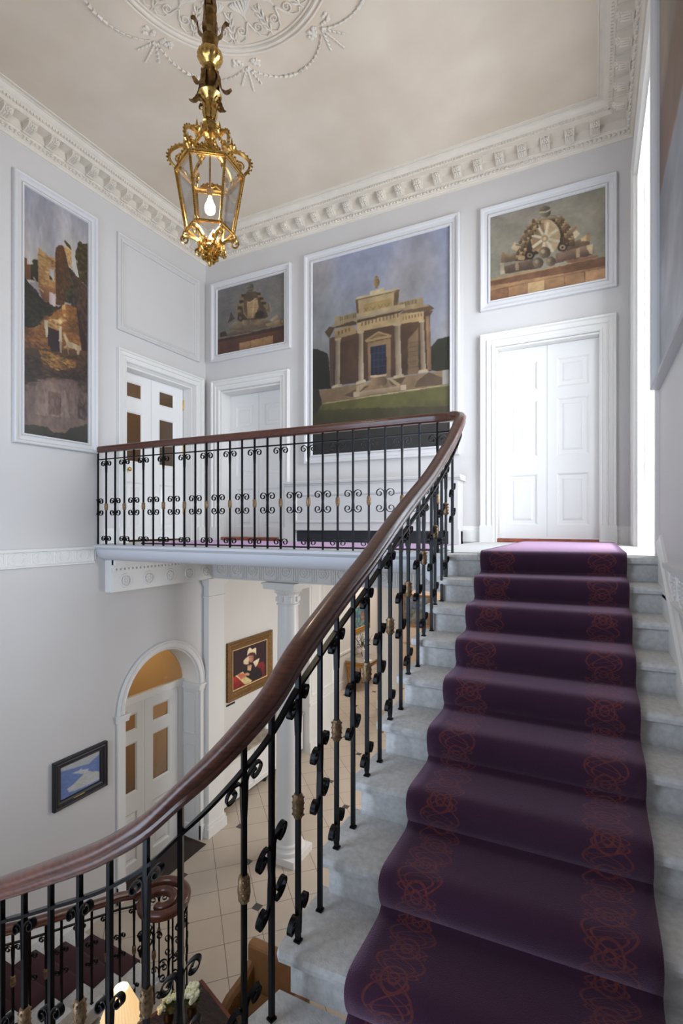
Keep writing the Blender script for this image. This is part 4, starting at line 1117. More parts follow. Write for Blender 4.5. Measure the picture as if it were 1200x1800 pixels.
P.poly([(180,640),(400,560),(600,520),(1000,560),(1130,640),(1130,1260),(180,1260)], (112,88,80), (134,112,100))
P.poly([(400,560),(580,570),(800,700),(870,1100),(380,1060),(360,750)], (146,120,104), (160,136,124)); P.poly([(560,720),(720,740),(730,1050),(565,1060)], (110,84,74)); P.poly([(720,740),(740,740),(745,1040),(728,1045)], (96,72,66))
P.poly([(980,560),(1130,520),(1130,1150),(985,1100)], (66,52,48), jit=2)
P.dabs([(180,180),(1130,180),(1130,620),(560,530),(180,760)], 420, 46, 16, [(60,44,34),(78,54,36),(44,32,26),(104,72,42)], 0.4); P.dabs([(420,130),(960,290),(950,370),(700,420),(480,330)], 160, 34, 10, [(186,130,62),(150,100,44),(122,80,40),(206,156,86)], 0.5); P.dabs([(180,640),(600,540),(1130,640),(1130,1260),(180,1260)], 500, 22, 44, [(124,100,92),(150,128,116),(108,86,80),(136,112,98)], 0.3, 0.1)
P.poly([(180,1210),(340,1200),(550,1245),(640,1310),(800,1310),(880,1245),(1130,1175),(1130,1480),(180,1350)], (72,70,58), (58,54,42))
mural('tall mural of a ruined tower with a white horse by still water', WL, -2.965, -1.966, 1.085, 3.995, 0.115, P, GAIN)
# --- classical temple (far wall, centre)
P = Paint([(550,458),(790,396),(790,787),(552,798)], 300, 420, ((146,150,170),(124,122,118)), 3)
P.cloud(3, 1.6, (172,162,158), 0.0, 0.6); P.cloud(4, 0.8, (126,124,114), 0, 1)
P.crop(560,480,0.2)
w_ = (np.clip(1-P.U*1.3,0,1)**1.3*np.clip(P.V*1.6,0,1))[...,None]*0.8; P.img = P.img*(1-w_)+np.array((122,120,108))*w_; w_ = np.clip((P.V-0.35)*2,0,1)[...,None]*0.6; P.img = P.img*(1-w_)+np.array((122,121,116))*w_; P.ju *= 0.35; P.jv *= 0.35
P.kk = 0.82
P.poly([(-80,640),(0,655),(90,700),(120,1010),(-80,1010)], (54,54,44), (40,40,34), jit=2)
P.poly([(980,660),(1040,590),(1170,560),(1170,900),(980,860)], (62,62,48), (44,44,36), jit=2)
P.poly([(-80,1150),(1180,1000),(1180,1300),(-80,1450)], (106,100,52), (74,70,38)); P.poly([(-80,1190),(1180,1180),(1180,1360),(-80,1360)], (78,72,38), (54,48,30), jit=3); P.poly([(-80,1330),(1180,1300),(1180,1700),(-80,1750)], (50,44,34), (36,32,32), jit=3)
P.poly([(15,1020),(450,955),(1140,860),(1155,1000),(40,1135)], (160,130,98), (134,106,80)); P.poly([(1080,870),(1140,860),(1140,985),(1080,995)], (184,178,168)); P.poly([(860,960),(960,880),(1080,930),(1080,992),(840,1012)], (104,82,64)); P.poly([(230,1070),(360,1000),(450,985),(310,1085)], (100,80,64))
P.poly([(100,560),(340,500),(720,440),(970,380),(985,870),(120,985)], (100,76,56), (80,58,46))
P.poly([(780,590),(870,480),(875,885),(780,900)], (150,120,90), (134,106,80)); P.poly([(200,600),(330,560),(330,960),(205,970)], (92,68,52))
for yy in (620,660,700,740,790,840): P.line([(785,yy),(872,yy-12)], 3, (112,88,66))
P.poly([(145,490),(300,430),(340,520),(145,575)], (196,166,118), (160,130,92))
P.poly([(60,505),(100,455),(300,398),(335,400),(335,445),(145,470),(100,560)], (98,78,58)); P.poly([(100,455),(300,398),(330,402),(140,462)], (180,156,118))
P.poly([(340,430),(710,345),(715,450),(400,500),(340,520)], (204,174,126)); P.poly([(710,355),(915,335),(920,420),(715,450)], (204,172,124))
for k in range(11): P.poly([(375+k*31,425-k*7),(387+k*31,422-k*7),(387+k*31,455-k*7),(375+k*31,458-k*7)], (140,110,76), jit=0.3)
for k in range(7): P.poly([(735+k*26,385-k*5),(745+k*26,383-k*5),(745+k*26,412-k*5),(735+k*26,414-k*5)], (140,110,76), jit=0.3)
for k in range(4): P.poly([(175+k*30,500-k*9),(187+k*30,497-k*9),(187+k*30,530-k*9),(175+k*30,533-k*9)], (132,104,72), jit=0.3)
P.poly([(290,400),(750,305),(752,322),(340,425)], (190,164,124)); P.poly([(340,405),(745,322),(710,348),(340,430)], (96,76,58))
P.poly([(745,322),(960,278),(1012,318),(960,345),(915,338),(715,358)], (120,96,72)); P.poly([(745,310),(960,278),(965,292),(750,328)], (186,160,120)); P.poly([(918,340),(1000,335),(970,385),(920,420)], (106,82,62))
P.poly([(145,375),(335,335),(340,385),(145,445)], (176,152,116)); P.poly([(690,260),(910,210),(915,285),(760,322),(690,320)], (186,160,122))
for k in range(9): P.line([(195+k*16,372-k*3.4),(195+k*16,408-k*3.4)], 6, (108,90,68), jit=0.2)
for k in range(10): P.line([(715+k*15,262-k*3.3),(715+k*15,298-k*3.3)], 6, (114,94,72), jit=0.2)
P.poly([(325,222),(705,140),(695,290),(645,300),(340,385)], (198,172,126)); P.poly([(392,268),(640,215),(645,302),(400,345)], (186,156,102)); P.poly([(325,222),(345,225),(355,345),(335,345)], (118,94,70)); P.poly([(660,165),(705,145),(692,285),(655,290)], (124,100,76))
P.poly([(340,198),(690,125),(712,140),(325,228)], (220,198,156)); P.line([(325,228),(705,146)], 8, (118,96,72))
for a in ((405,430),(455,500),(520,560),(575,620)): P.line([(a[0],300-(a[0]-400)*0.2),((a[0]+a[1])/2,325-(a[0]-400)*0.2),(a[1],292-(a[0]-400)*0.2)], 6, (146,118,80))
P.poly([(340,352),(645,285),(755,268),(755,305),(340,385)], (206,180,136))
P.poly([(450,150),(575,120),(577,155),(450,188)], (222,200,158)); P.ell(507,72,27,42,(196,166,112),(122,98,66)); P.poly([(498,105),(516,105),(522,124),(494,128)], (150,122,84)); P.ell(507,30,18,12,(176,148,104)); P.ell(507,22,8,8,(150,122,86))
for pts in ([(155,575),(195,570),(192,975),(150,985)], [(353,515),(392,515),(398,945),(353,955)], [(663,455),(712,455),(728,905),(676,912)], [(883,430),(918,430),(938,865),(893,872)]):
    P.poly(pts, (134,112,92), (204,184,154), 'u', jit=0.3, mott=0.05); (x0,y0),(x1,y1) = pts[3], pts[2]; P.poly([(x0-18,y0-8),(x1+16,y1-14),(x1+22,y1+10),(x0-22,y0+18)], (206,184,150)); (x0,y0),(x1,y1) = pts[0], pts[1]; P.poly([(x0-8,y0-10),(x1+8,y1-14),(x1+5,y1+6),(x0-5,y0+10)], (204,180,142))
P.poly([(935,385),(965,380),(986,862),(950,866)], (176,136,100), (140,106,80), 'u'); P.poly([(100,570),(135,568),(137,972),(108,978)], (98,78,64))
P.poly([(430,610),(630,572),(632,918),(440,940)], (164,132,96), (140,110,82)); P.poly([(405,585),(525,508),(640,545),(630,565),(420,605)], (186,154,110)); P.poly([(435,580),(525,525),(605,548)], (140,108,78))
P.poly([(457,645),(592,625),(596,890),(460,896)], (50,52,72), (40,40,54), jit=0.3)
for yy in (700,760,820): P.line([(460,yy+6),(594,yy-6)], 4, (84,86,104))
for xx in (490,525,560): P.line([(xx,640),(xx,890)], 3, (74,76,94))
P.poly([(340,985),(440,960),(380,1020),(330,1060)], (178,152,118)); P.poly([(610,940),(760,920),(720,985),(640,990)], (96,74,58)); P.poly([(600,930),(640,925),(720,985),(690,1000)], (186,160,124))
P.ell(530,950,72,52,(172,142,106),(104,82,64)); P.poly([(455,902),(598,884),(596,902),(458,920)], (204,178,140)); P.poly([(510,990),(560,985),(570,1015),(500,1020)], (150,122,92))
P.poly([(310,1042),(765,988),(765,1032),(310,1086)], (176,152,122), (146,120,94)); P.poly([(310,1042),(365,1036),(365,1080),(310,1086)], (196,172,140)); P.poly([(720,992),(765,987),(765,1030),(720,1036)], (206,184,152))
P.line([(40,1138),(770,1040),(1150,992)], 7, (196,184,130))
P.poly([(-80,1000),(14,1010),(40,1135),(-20,1240),(-80,1240)], (56,50,38), jit=2)
mural('large mural of a pale stone temple with columns on a green lawn', WB, 1.845, 4.05, 1.065, 4.02, 0.125, P, GAIN)
# --- armour trophy (far wall, left)
P = Paint([(379,507),(501.5,475),(501.5,606),(378,628)], 190, 150, ((112,106,106),(98,98,88)), 4)
P.cloud(3, 0.9, (124,116,106), 0, 0.7); P.crop(370,460,1/8.); P.kk = 0.86
P.poly([(60,1105),(1060,905),(1060,1180),(60,1360)], (98,64,48), (84,52,42)); P.poly([(380,1165),(870,1060),(870,1195),(380,1285)], (172,130,90), (146,108,76)); P.line([(540,1130),(545,1250)], 6, (110,78,56)); P.line([(720,1095),(720,1215)], 6, (120,86,60)); P.poly([(60,1105),(1060,905),(1060,965),(60,1145)], (70,48,38)); P.line([(60,1100),(560,1010)], 12, (140,120,96))
P.poly([(100,1010),(190,990),(460,960),(600,1000),(250,1050),(110,1070)], (142,122,100), (92,76,62)); P.poly([(100,1005),(185,985),(205,1050),(110,1072)], (60,52,46))
P.poly([(240,960),(300,850),(480,800),(560,860),(700,790),(830,850),(860,930),(560,980)], (150,130,108), (104,84,66)); P.ell(480,850,55,55,(166,144,118),(112,92,72)); P.ell(620,830,70,60,(126,104,82),(140,116,84))
P.poly([(350,700),(380,560),(420,480),(500,400),(620,400),(700,480),(740,600),(800,780),(760,800),(620,820),(420,820),(360,760)], (98,80,60), (78,62,48))
for s,(xa,ya,xb,yb) in enumerate(((440,450,360,720),(660,430,780,640))):
    for k in range(6): f = k/6.; x = xa+(xb-xa)*f; y = ya+(yb-ya)*f; P.poly([(x-30,y-14),(x+34,y-8),(x+28,y+34),(x-26,y+28)], (140,116,82) if k%2 else (70,56,42))
P.poly([(430,560),(560,560),(640,460),(662,640),(590,795),(500,805),(440,720)], (196,164,116), (150,122,86)); P.poly([(430,470),(560,430),(650,430),(640,520),(480,575)], (90,72,58)); P.line([(450,550),(540,560),(635,500)], 16, (206,182,136)); P.line([(600,500),(570,780)], 12, (204,178,134)); P.line([(500,640),(660,640)], 6, (120,94,66))
P.poly([(490,480),(440,560),(450,700),(500,780)], (110,84,62))
P.ell(400,790,44,52,(62,52,44)); P.ell(400,790,22,28,(120,98,74)); P.ell(690,740,52,52,(50,42,38)); P.ell(650,750,40,40,(58,48,42))
P.ell(540,338,52,56,(150,144,124),(72,66,58)); P.poly([(490,350),(585,340),(580,395),(510,400)], (140,130,110), (86,76,64)); P.line([(485,348),(590,338)], 10, (84,78,66))
P.poly([(265,700),(320,800),(215,862)], (82,68,56)); P.poly([(280,600),(325,570),(335,600),(300,610)], (150,128,100)); P.line([(305,600),(355,710),(330,790)], 22, (144,122,96)); P.poly([(815,560),(845,720),(750,690),(800,640)], (120,98,72)); P.line([(820,565),(842,715)], 10, (176,150,116))
P.poly([(820,830),(930,750),(945,800),(860,850)], (168,142,110)); P.poly([(760,890),(1000,815),(1030,850),(1010,905),(780,930)], (180,150,112), (122,96,72)); P.ell(1000,855,32,46,(104,90,62)); P.ell(1005,850,16,26,(150,126,88))
mural('small mural of an armour trophy above the far left door', WB, 0.145, 1.615, 2.755, 3.985, 0.11, P, GAIN)
# --- wheel trophy (far wall, right)
P = Paint([(857,377),(1071,320),(1072,493),(858,534)], 230, 180, ((136,128,116),(132,128,110)), 5)
P.cloud(3, 1.0, (150,138,124), 0, 0.8); P.cloud(3, 0.9, (122,120,98), 0, 0.7); P.crop(840,300,260/1200.); P.kk = 0.86
P.poly([(80,890),(1080,690),(1080,900),(80,1100)], (186,146,106), (168,126,90)); P.poly([(80,905),(1080,692),(1080,775),(80,945)], (126,90,66)); P.poly([(80,990),(240,955),(240,1052),(80,1090)], (146,104,76)); P.poly([(400,915),(550,890),(552,992),(400,1022)], (216,178,130)); P.poly([(890,820),(1080,780),(1080,890),(890,925)], (190,146,106))
for x, a, b in ((235,960,1055),(400,915,1022),(550,890,990),(718,860,960),(890,820,920)): P.line([(x,a),(x+2,b)], 5, (120,86,62))
P.line([(85,985),(470,905),(1075,785)], 5, (128,92,66)); P.line([(85,890),(460,800)], 14, (176,150,116))
P.poly([(180,670),(350,660),(360,720),(180,748)], (160,132,104), (110,90,74)); P.ell(195,700,16,48,(146,118,92))
P.poly([(200,775),(500,700),(520,790),(210,838)], (128,104,88), (88,70,60)); P.poly([(168,748),(200,745),(206,840),(170,846)], (196,178,148)); P.poly([(298,735),(325,730),(330,808),(302,812)], (170,146,116))
P.poly([(740,600),(930,500),(932,600),(740,655)], (140,116,92), (100,80,64)); P.poly([(850,540),(930,495),(932,560),(860,562)], (216,180,130)); P.ell(922,530,18,36,(160,126,92))
P.poly([(640,670),(960,585),(962,680),(640,752)], (150,120,100), (96,74,62)); P.poly([(815,630),(845,622),(845,700),(818,706)], (186,158,122)); P.poly([(898,600),(958,582),(960,680),(925,668)], (206,180,142))
P.poly([(730,730),(1000,680),(1005,698),(860,735),(740,752)], (150,106,80))
P.poly([(335,725),(355,600),(395,485),(445,400),(520,350),(640,342),(705,390),(745,470),(778,585),(700,640),(640,560),(560,640),(440,690),(400,722)], (88,70,54), (66,52,42), jit=1.2); P.ell(552,522,128,150,(176,150,114),(196,168,128)); P.poly([(440,500),(480,440),(540,400),(545,600),(440,660)], (150,122,90))
for a in range(8):
    t = radians(12+45*a); P.line([(550+26*cos(t),538+26*sin(t)),(550+128*cos(t),538+140*sin(t))], 24, (214,198,168))
P.ell(548,540,28,30,(186,158,118)); P.ell(548,540,14,15,(214,188,150))
for (xa,ya,xb,yb,bow) in ((480,390,345,700,-30),(660,365,765,575,26)):
    for k in range(11):
        f = k/10.; x = xa+(xb-xa)*f+bow*sin(pi*f); y = ya+(yb-ya)*f
        for q in (-1,1,0):
            P.poly([(x+q*26-15,y-16),(x+q*26+12,y-18),(x+q*26+q*8+2,y+28),(x+q*26+q*8-12,y+26)], [(206,176,128),(150,120,86),(112,86,62)][(k+q)%3], (84,64,48), 'v', jit=0.3)
        P.line([(x-40,y+24),(x+42,y+22)], 7, (62,48,38))
P.poly([(470,390),(520,350),(640,345),(700,380),(640,372),(520,378)], (176,156,126), (110,92,72)); P.poly([(330,680),(380,690),(370,725),(320,718)], (196,164,118)); P.poly([(690,520),(770,560),(700,600)], (92,72,56))
P.ell(420,682,42,36,(60,50,42)); P.ell(420,682,24,20,(140,118,92)); P.ell(420,682,10,9,(60,50,42)); P.ell(700,615,44,38,(70,58,48)); P.ell(700,615,26,22,(180,154,118)); P.ell(700,615,12,10,(64,52,44))
P.ell(548,308,52,48,(160,148,124),(84,74,64)); P.line([(498,318),(560,312),(598,290)], 12, (186,172,144)); P.line([(500,300),(556,292),(592,272)], 8, (104,94,80))
for x,y,r in ((492,745,46),(600,735,44),(546,660,52)): P.ell(x,y,r,r*0.96,(150,130,104),(78,64,54)); P.ell(x-r*0.25,y-r*0.2,r*0.35,r*0.35,(182,160,130),(150,130,104))
P.poly([(260,620),(290,565),(345,600),(310,645)], (206,180,144)); P.line([(300,590),(345,600)], 12, (130,104,80)); P.poly([(790,485),(820,470),(850,500),(800,545)], (220,196,160)); P.line([(760,500),(820,440)], 18, (150,116,86))
mural('small mural of a spoked wheel trophy above the bright double door', WB, 4.30, 5.735, 2.757, 3.98, 0.112, P, GAIN)
# --- big mural on the right wall, seen at a steep angle
P = Paint([(0,0),(100,0),(100,100),(0,100)], 120, 180, ((150,148,150),(160,160,168)), 6)
P.crop(0,0,1)
P.poly([(-5,-5),(105,-5),(105,45),(-5,45)], (126,116,110), (104,90,82), mott=0.1); P.cloud(4, 0.8, (170,160,132), 0, 0.45)
P.poly([(-5,42),(105,38),(105,62),(-5,60)], (92,64,54), (112,76,60), jit=2, soft=4); P.poly([(-5,60),(105,62),(105,105),(-5,105)], (134,136,148), (166,168,174), mott=0.06, soft=6); P.cloud(5, 0.5, (190,192,200), 0.6, 1)
P.poly([(40,20),(80,16),(90,44),(36,46)], (92,84,56), jit=3)
mural('large dim landscape mural on the right wall above the stairs, seen edge on', WR, -2.375, -5.2, 1.065, 4.0, 0.06, P, 0.8)
# --- small framed pictures
def framed(name, label, wm, u0, u1, v0, v1, fw, depth, fm, pt, mount=None, gain=1.0):
    t = thing(name, label, 'painting', wm((u0+u1)/2, v0, 0)); lo, hi = min(u0,u1), max(u0,u1); k = fw
    MB().frame(wm, lo, hi, v0, v1, [(0,0.0),(0,depth*0.85),(k*0.12,depth),(k*0.3,depth*0.8),(k*0.45,depth*0.85),(k*0.6,depth*0.55),(k*0.85,depth*0.45),(k*0.92,depth*0.5),(k,depth*0.3),(k,0.0)]).build('frame', fm, t)
    i = fw
    if mount:
        MB().frame(wm, lo+fw, hi-fw, v0+fw, v1-fw, [(0,0),(0,depth*0.4),(mount,depth*0.32),(mount,0)]).build('slip', mat('pale_gold_slip', (206,176,126), 0.5), t); i += mount
    s = 1 if u1 > u0 else -1
    pt.finish(0.03, 0.06).canvas(wm, u0+s*(i-0.003), u1-s*(i-0.003), v0+i-0.003, v1-i+0.003, depth*0.28, t, gain); return t
P = Paint([(107,1350.5),(169,1322),(169,1373),(107,1405)], 90, 70, ((172,174,176),(170,170,170)), 7); P.crop(80,1290,0.1)
P.poly([(260,665),(480,610),(600,570),(720,540),(780,480),(900,370),(900,840),(260,1160)], (100,122,172), (96,118,170), mott=0.05)
P.poly([(440,695),(560,650),(620,600),(600,635),(720,622),(705,655),(760,670),(840,665),(900,690),(900,800),(700,900),(500,990),(410,1010),(370,960),(500,850),(640,705)], (182,182,180), mott=0.04, jit=2)
t = framed('landscape_painting', 'small blue lake painting in wide black frame on the left wall', WL, -2.528, -1.829, -3.075, -2.516, 0.095, 0.055, M_blackframe, P)
m = MB(); wbox(m, WL, -2.28, -2.14, -3.045, -3.018, 0.030, 0.036); m.build('brass_plate', mat('bright_brass_plate', (232,196,116), 0.35, metal=0.5), t)
P = Paint([(409.7,1142),(469,1121.8),(470,1188),(410,1220)], 130, 96, ((52,28,34),(44,22,28)), 8); P.crop(380,1080,0.1778)
P.poly([(160,640),(240,600),(330,640),(380,700),(160,780)], (176,40,40), (120,24,28)); P.poly([(400,640),(520,590),(520,640),(380,700)], (120,28,30))
P.poly([(415,500),(440,470),(470,462),(492,500),(492,600),(430,625)], (136,34,36), (98,24,28))
P.poly([(280,570),(310,530),(345,545),(400,515),(450,540),(470,605),(440,650),(330,655)], (34,26,32), (26,20,24))
P.poly([(318,505),(362,495),(352,560),(316,556)], (206,164,124)); P.ell(352,425,27,46,(208,150,122),(160,104,86))
P.poly([(322,395),(335,368),(385,366),(392,415),(375,395),(335,400)], (78,50,40)); P.ell(342,418,4,4,(70,46,40)); P.ell(362,414,4,4,(70,46,40)); P.line([(343,458),(360,454)], 4, (160,70,64))
P.poly([(312,402),(318,350),(335,310),(352,318),(366,334),(384,320),(402,314),(404,400),(392,372),(366,362),(338,370)], (244,226,192), (220,196,158))
P.poly([(275,455),(300,425),(326,404),(332,490),(300,494),(276,488)], (240,222,188), (214,190,154)); P.poly([(372,466),(410,440),(436,424),(424,480),(400,527)], (240,222,188), (210,186,150))
P.poly([(193,622),(272,570),(310,628),(366,665),(350,690),(290,712),(240,660)], (236,218,160), (214,192,132)); P.poly([(215,612),(270,584),(306,622),(250,655)], (204,110,80)); P.line([(245,660),(312,628)], 4, (150,120,84)); P.ell(316,598,24,16,(212,158,124))
framed('portrait_painting', 'portrait of a woman in a white winged cap holding a book, carved gold frame', lambda u,v,h: (-0.60+h,u,v), 1.22, 2.66, -3.11, -2.01, 0.16, 0.06, M_goldframe, P, 0.02)
P = Paint([(620,1070),(646,1060),(646,1096),(620,1108)], 70, 50, ((70,104,132),(52,92,112)), 9); P.crop(0,0,1)
P.cloud(9, 2.0, (96,140,120)); P.cloud(12, 1.6, (40,66,104)); P.poly([(634,1076),(640,1074),(640,1090),(634,1092)], (180,80,50), alpha=0.6, jit=4); P.cloud(16, 1.2, (150,170,130), 0.4, 1)
framed('abstract_painting', 'blue-green abstract painting in gilt frame above the gilded console table', lambda u,v,h: (-1.26+h,u,v), 7.96, 9.33, -3.25, -2.27, 0.14, 0.06, M_brassframe if 'M_brassframe' in globals() else mat('bright_gilt_frame', (184,136,66), 0.4, metal=0.6, noise=0.35, nscale=50), P, 0.02)
P = Paint([(710,1049),(754,1051),(754,1084),(710,1083)], 80, 60, ((84,92,104),(70,74,70)), 10); P.crop(0,0,1); P.cloud(10, 1.6, (120,130,140)); P.cloud(14, 1.6, (50,58,60)); P.cloud(7, 1.0, (130,110,80), 0.5, 1)
SCF = (10.0+6.134)/(8+6.134)
def far(x, z): return (5.519+(x-5.519)*SCF, 0.2025+(z-0.2025)*SCF)
(fx0, fz1), (fx1, fz0) = far(0.395,-1.84), far(1.284,-2.78)
framed('abstract_painting', 'grey-green painting in wooden frame on the far pinkish wall behind the stair railings', lambda u,v,h: (u,10.0-h,v), fx0, fx1, fz0, fz1, 0.10, 0.05, mat('brown_wood_frame', (122,84,54), 0.45, noise=0.3), P)
m = MB(); m.box((-0.60,1.22,-3.185),(-0.585,1.46,-3.155)); tag(m.build('wall_plaque', M_blackframe), 'small dark plaque on the wall under the portrait', 'plaque')

# ------------------------------------------------------------------ radiator cabinet on the landing
c = thing('radiator_cabinet', 'grey painted radiator cabinet under the temple mural with dark slot at its foot', 'cabinet', (2.9,-0.14,-0.03))
m = MB(); xa, xb, yf = 1.66, 4.085, -0.26; yb = -0.004
m.box((xa,yf,0.13),(xb,yb,0.74)); m.box((xa,yf,-0.03),(xa+0.17,yb,0.13)); m.box((xb-0.11,yf,-0.03),(xb,yb,0.13)); m.box((xa,-0.10,-0.03),(xb,yb,0.13))
m.box((xa-0.008,yf-0.012,-0.03),(xa+0.17,yf,0.15)); m.box((xb-0.11,yf-0.012,-0.03),(xb+0.012,yf,0.15)); m.box((xa+0.17,yf-0.012,0.135),(xb-0.11,yf,0.15))
m.build('body', M_wall, c)
WX = lambda u,v,h: (u, yf-h, v)
m = MB(); m.frame(WX, 1.83, 3.93, 0.23, 0.63, [(0,0),(0,0.012),(0.012,0.018),(0.03,0.012),(0.036,0.0)]); m.build('panel_moulding', M_wall, c)
m = MB(); m.loft([[(x, yf-q, z) if True else 0 for q, z in ((-0.255,0.735),(0.0,0.735),(0.012,0.745),(0.012,0.755),(0.035,0.765),(0.04,0.79),(0.034,0.80),(-0.255,0.80))] for x in (xa-0.0, xb+0.035)]); m.build('top', M_wall, c)
m = MB(); m.box((xa+0.17,-0.20,-0.025),(xb-0.11,-0.10,0.128))
for k in range(4): m.box((xa+0.17,-0.212,0.0+k*0.03),(xb-0.11,-0.20,0.014+k*0.03))
m.build('grille', M_grid, c)

# ------------------------------------------------------------------ hanging lantern
LC = Vector((2.945,-3.225,0))
ER, ET = Vector((0.893,0.451,0)), Vector((0.451,-0.893,0))
def lp(r, a, z): d = ER*cos(a)+ET*sin(a); return (LC.x+d.x*r, LC.y+d.y*r, z)
VA = [radians(110+60*k) for k in range(6)]
lan = thing('hanging_lantern', 'ornate gilt six-sided glass lantern hanging on a leafy stem from the ceiling rose', 'lantern', (LC.x,LC.y,2.15))
ZT, ZB, RT, RB = 2.85, 2.40, 0.245, 0.168
m = MB()
for k in range(6):
    a, b = VA[k], VA[(k+1)%6]
    m.tube([lp(RT,a,ZT),lp(RT,b,ZT)], 0.013, 6); m.tube([lp(RT+0.006,a,ZT-0.022),lp(RT+0.006,b,ZT-0.022)], 0.006, 5); m.tube([lp(RB,a,ZB),lp(RB,b,ZB)], 0.011, 6)
    for zz, R, o in ((ZT-0.008,RT,0.013),(ZB,RB,0.012)):
        p, q = Vector(lp(R,a,zz)), Vector(lp(R,b,zz)); nn = ((p+q)/2-LC); nn.z = 0; nn.normalize()
        for j in range(15): m.sphere(p.lerp(q,(j+0.5)/15)+nn*o, 0.006, 5, 4)
    m.tube([lp(RT,a,ZT),lp(RB,a,ZB)], 0.010, 6)
    for j in range(34): m.sphere(Vector(lp(RT,a,ZT)).lerp(Vector(lp(RB,a,ZB)), (j+0.5)/34)+(Vector(lp(1,a,0))-LC-Vector((0,0,LC.z)))*0.011, 0.0065, 5, 4)
m.build('frame', M_brass, lan, True)
for k in range(6):
    a, b = VA[k], VA[(k+1)%6]; s = 0.985
    m = MB(); m.loft([[lp(RT*s,a,ZT-0.01),lp(RT*s,b,ZT-0.01),lp(RB*s,b,ZB+0.01),lp(RB*s,a,ZB+0.01)],[lp(RT*0.97,a,ZT-0.01),lp(RT*0.97,b,ZT-0.01),lp(RB*0.97,b,ZB+0.01),lp(RB*0.97,a,ZB+0.01)]])
    m.build('pane', G_pane, lan)
    # pierced crest over each side
    m = MB(); p, q = Vector(lp(RT,a,ZT+0.01)), Vector(lp(RT,b,ZT+0.01)); t = (q-p).normalized(); mid = (p+q)/2; n = Vector((mid.x-LC.x, mid.y-LC.y, 0)).normalized()
    m.extrude_poly([mid+t*0.09*cos(w)+Vector((0,0,0.045*max(0,sin(w))**0.7)) - n*0.003 for w in np.linspace(0,pi,14)], n*0.006)
    for j in range(7):
        w = pi*(j+0.5)/7; m.sphere(mid+t*0.085*cos(w)+Vector((0,0,0.045*sin(w)**0.7))+n*0.003, 0.011, 6, 4)
    m.tube([mid-t*0.06, mid-t*0.03+Vector((0,0,0.028)), mid+Vector((0,0,0.012)), mid+t*0.03+Vector((0,0,0.028)), mid+t*0.06], 0.006, 5)
    m.build('crest', M_brass, lan, True)
    # crown arm: bulging S curve from the corner to the stem, with leaf, beads and spike
    m = MB(); path = catmull([lp(RT,a,ZT), lp(RT+0.042,a,ZT+0.055), lp(RT+0.045,a,ZT+0.115), lp(RT-0.01,a,ZT+0.165), lp(RT-0.075,a,ZT+0.180), lp(0.12,a,ZT+0.20), lp(0.085,a,ZT+0.245), lp(0.05,a,ZT+0.30), lp(0.035,a,ZT+0.335)], 5)
    m.tube(path, lambda f: 0.010+0.004*sin(pi*f), 6)
    for j in range(3, len(path)-10, 2): m.sphere(path[j]+(path[j]-Vector(lp(0.12,a,ZT+0.08))).normalized()*0.017, 0.008, 5, 4)
    # inner curl
    c0 = Vector(lp(RT-0.03,a,ZT+0.075)); rd = (Vector(lp(1,a,0))-Vector(lp(0,a,0))).normalized()
    m.tube([c0+rd*(0.035*(1-0.7*f))*cos(w)+Vector((0,0,(0.035*(1-0.7*f))*sin(w))) for f, w in zip(np.linspace(0,1,18), np.linspace(-0.6,8.2,18))], 0.0065, 5)
    m.tube([lp(RT,a,ZT), lp(RT-0.02,a,ZT+0.03), c0], 0.007, 5)
    m.build('crown_arm', M_brass, lan, True)
    m = MB(); bz = ZT+0.19; br = RT-0.085
    m.lathe([(bz-0.055,0.002),(bz-0.035,0.012),(bz-0.01,0.010),(bz,0.022),(bz+0.012,0.030),(bz+0.026,0.028),(bz+0.032,0.010),(bz+0.04,0.012),(bz+0.095,0.001)], (lp(br,a,0)[0],lp(br,a,0)[1],0), 10)
    for j in range(7): w = 2*pi*j/7; x, y, _ = lp(br,a,0); m.sphere((x+0.027*cos(w), y+0.027*sin(w), bz+0.024), 0.009, 5, 4)
    m.build('spike_finial', M_brass, lan, True)
    # corner bracket below
    m = MB(); path = catmull([lp(RB,a,ZB), lp(RB+0.02,a,ZB-0.025), lp(RB+0.01,a,ZB-0.045), lp(RB-0.04,a,ZB-0.05), lp(0.085,a,ZB-0.075), lp(0.07,a,ZB-0.13), lp(0.045,a,ZB-0.17), lp(0.02,a,ZB-0.18)], 5)
    m.tube(path, lambda f: 0.009+0.006*sin(pi*f), 6)
    c1 = Vector(lp(RB+0.012,a,ZB-0.075))
    m.tube([c1+rd*0.034*(1-0.7*f)*cos(w)+Vector((0,0,0.034*(1-0.7*f)*sin(w))) for f, w in zip(np.linspace(0,1,18), np.linspace(pi/2,pi/2-8.4,18))], lambda f: 0.009-0.003*f, 5)
    c2 = Vector(lp(0.085,a,ZB-0.155)); m.tube([c2+rd*0.026*(1-0.65*f)*cos(w)+Vector((0,0,0.026*(1-0.65*f)*sin(w))) for f, w in zip(np.linspace(0,1,14), np.linspace(pi/2,pi/2-7.5,14))], 0.007, 5)
    for j in range(5): m.sphere(lp(0.075-0.006*j,a+0.15*(-1)**j,ZB-0.06-0.032*j), 0.014, 6, 4, (1,1,1.5))
    x, y, _ = lp(RB+0.004,a,0); m.lathe([(ZB+0.0,0.012),(ZB+0.015,0.016),(ZB+0.03,0.008),(ZB+0.05,0.002)], (x,y,0), 8)
    m.build('bottom_bracket', M_brass, lan, True)
m = MB()
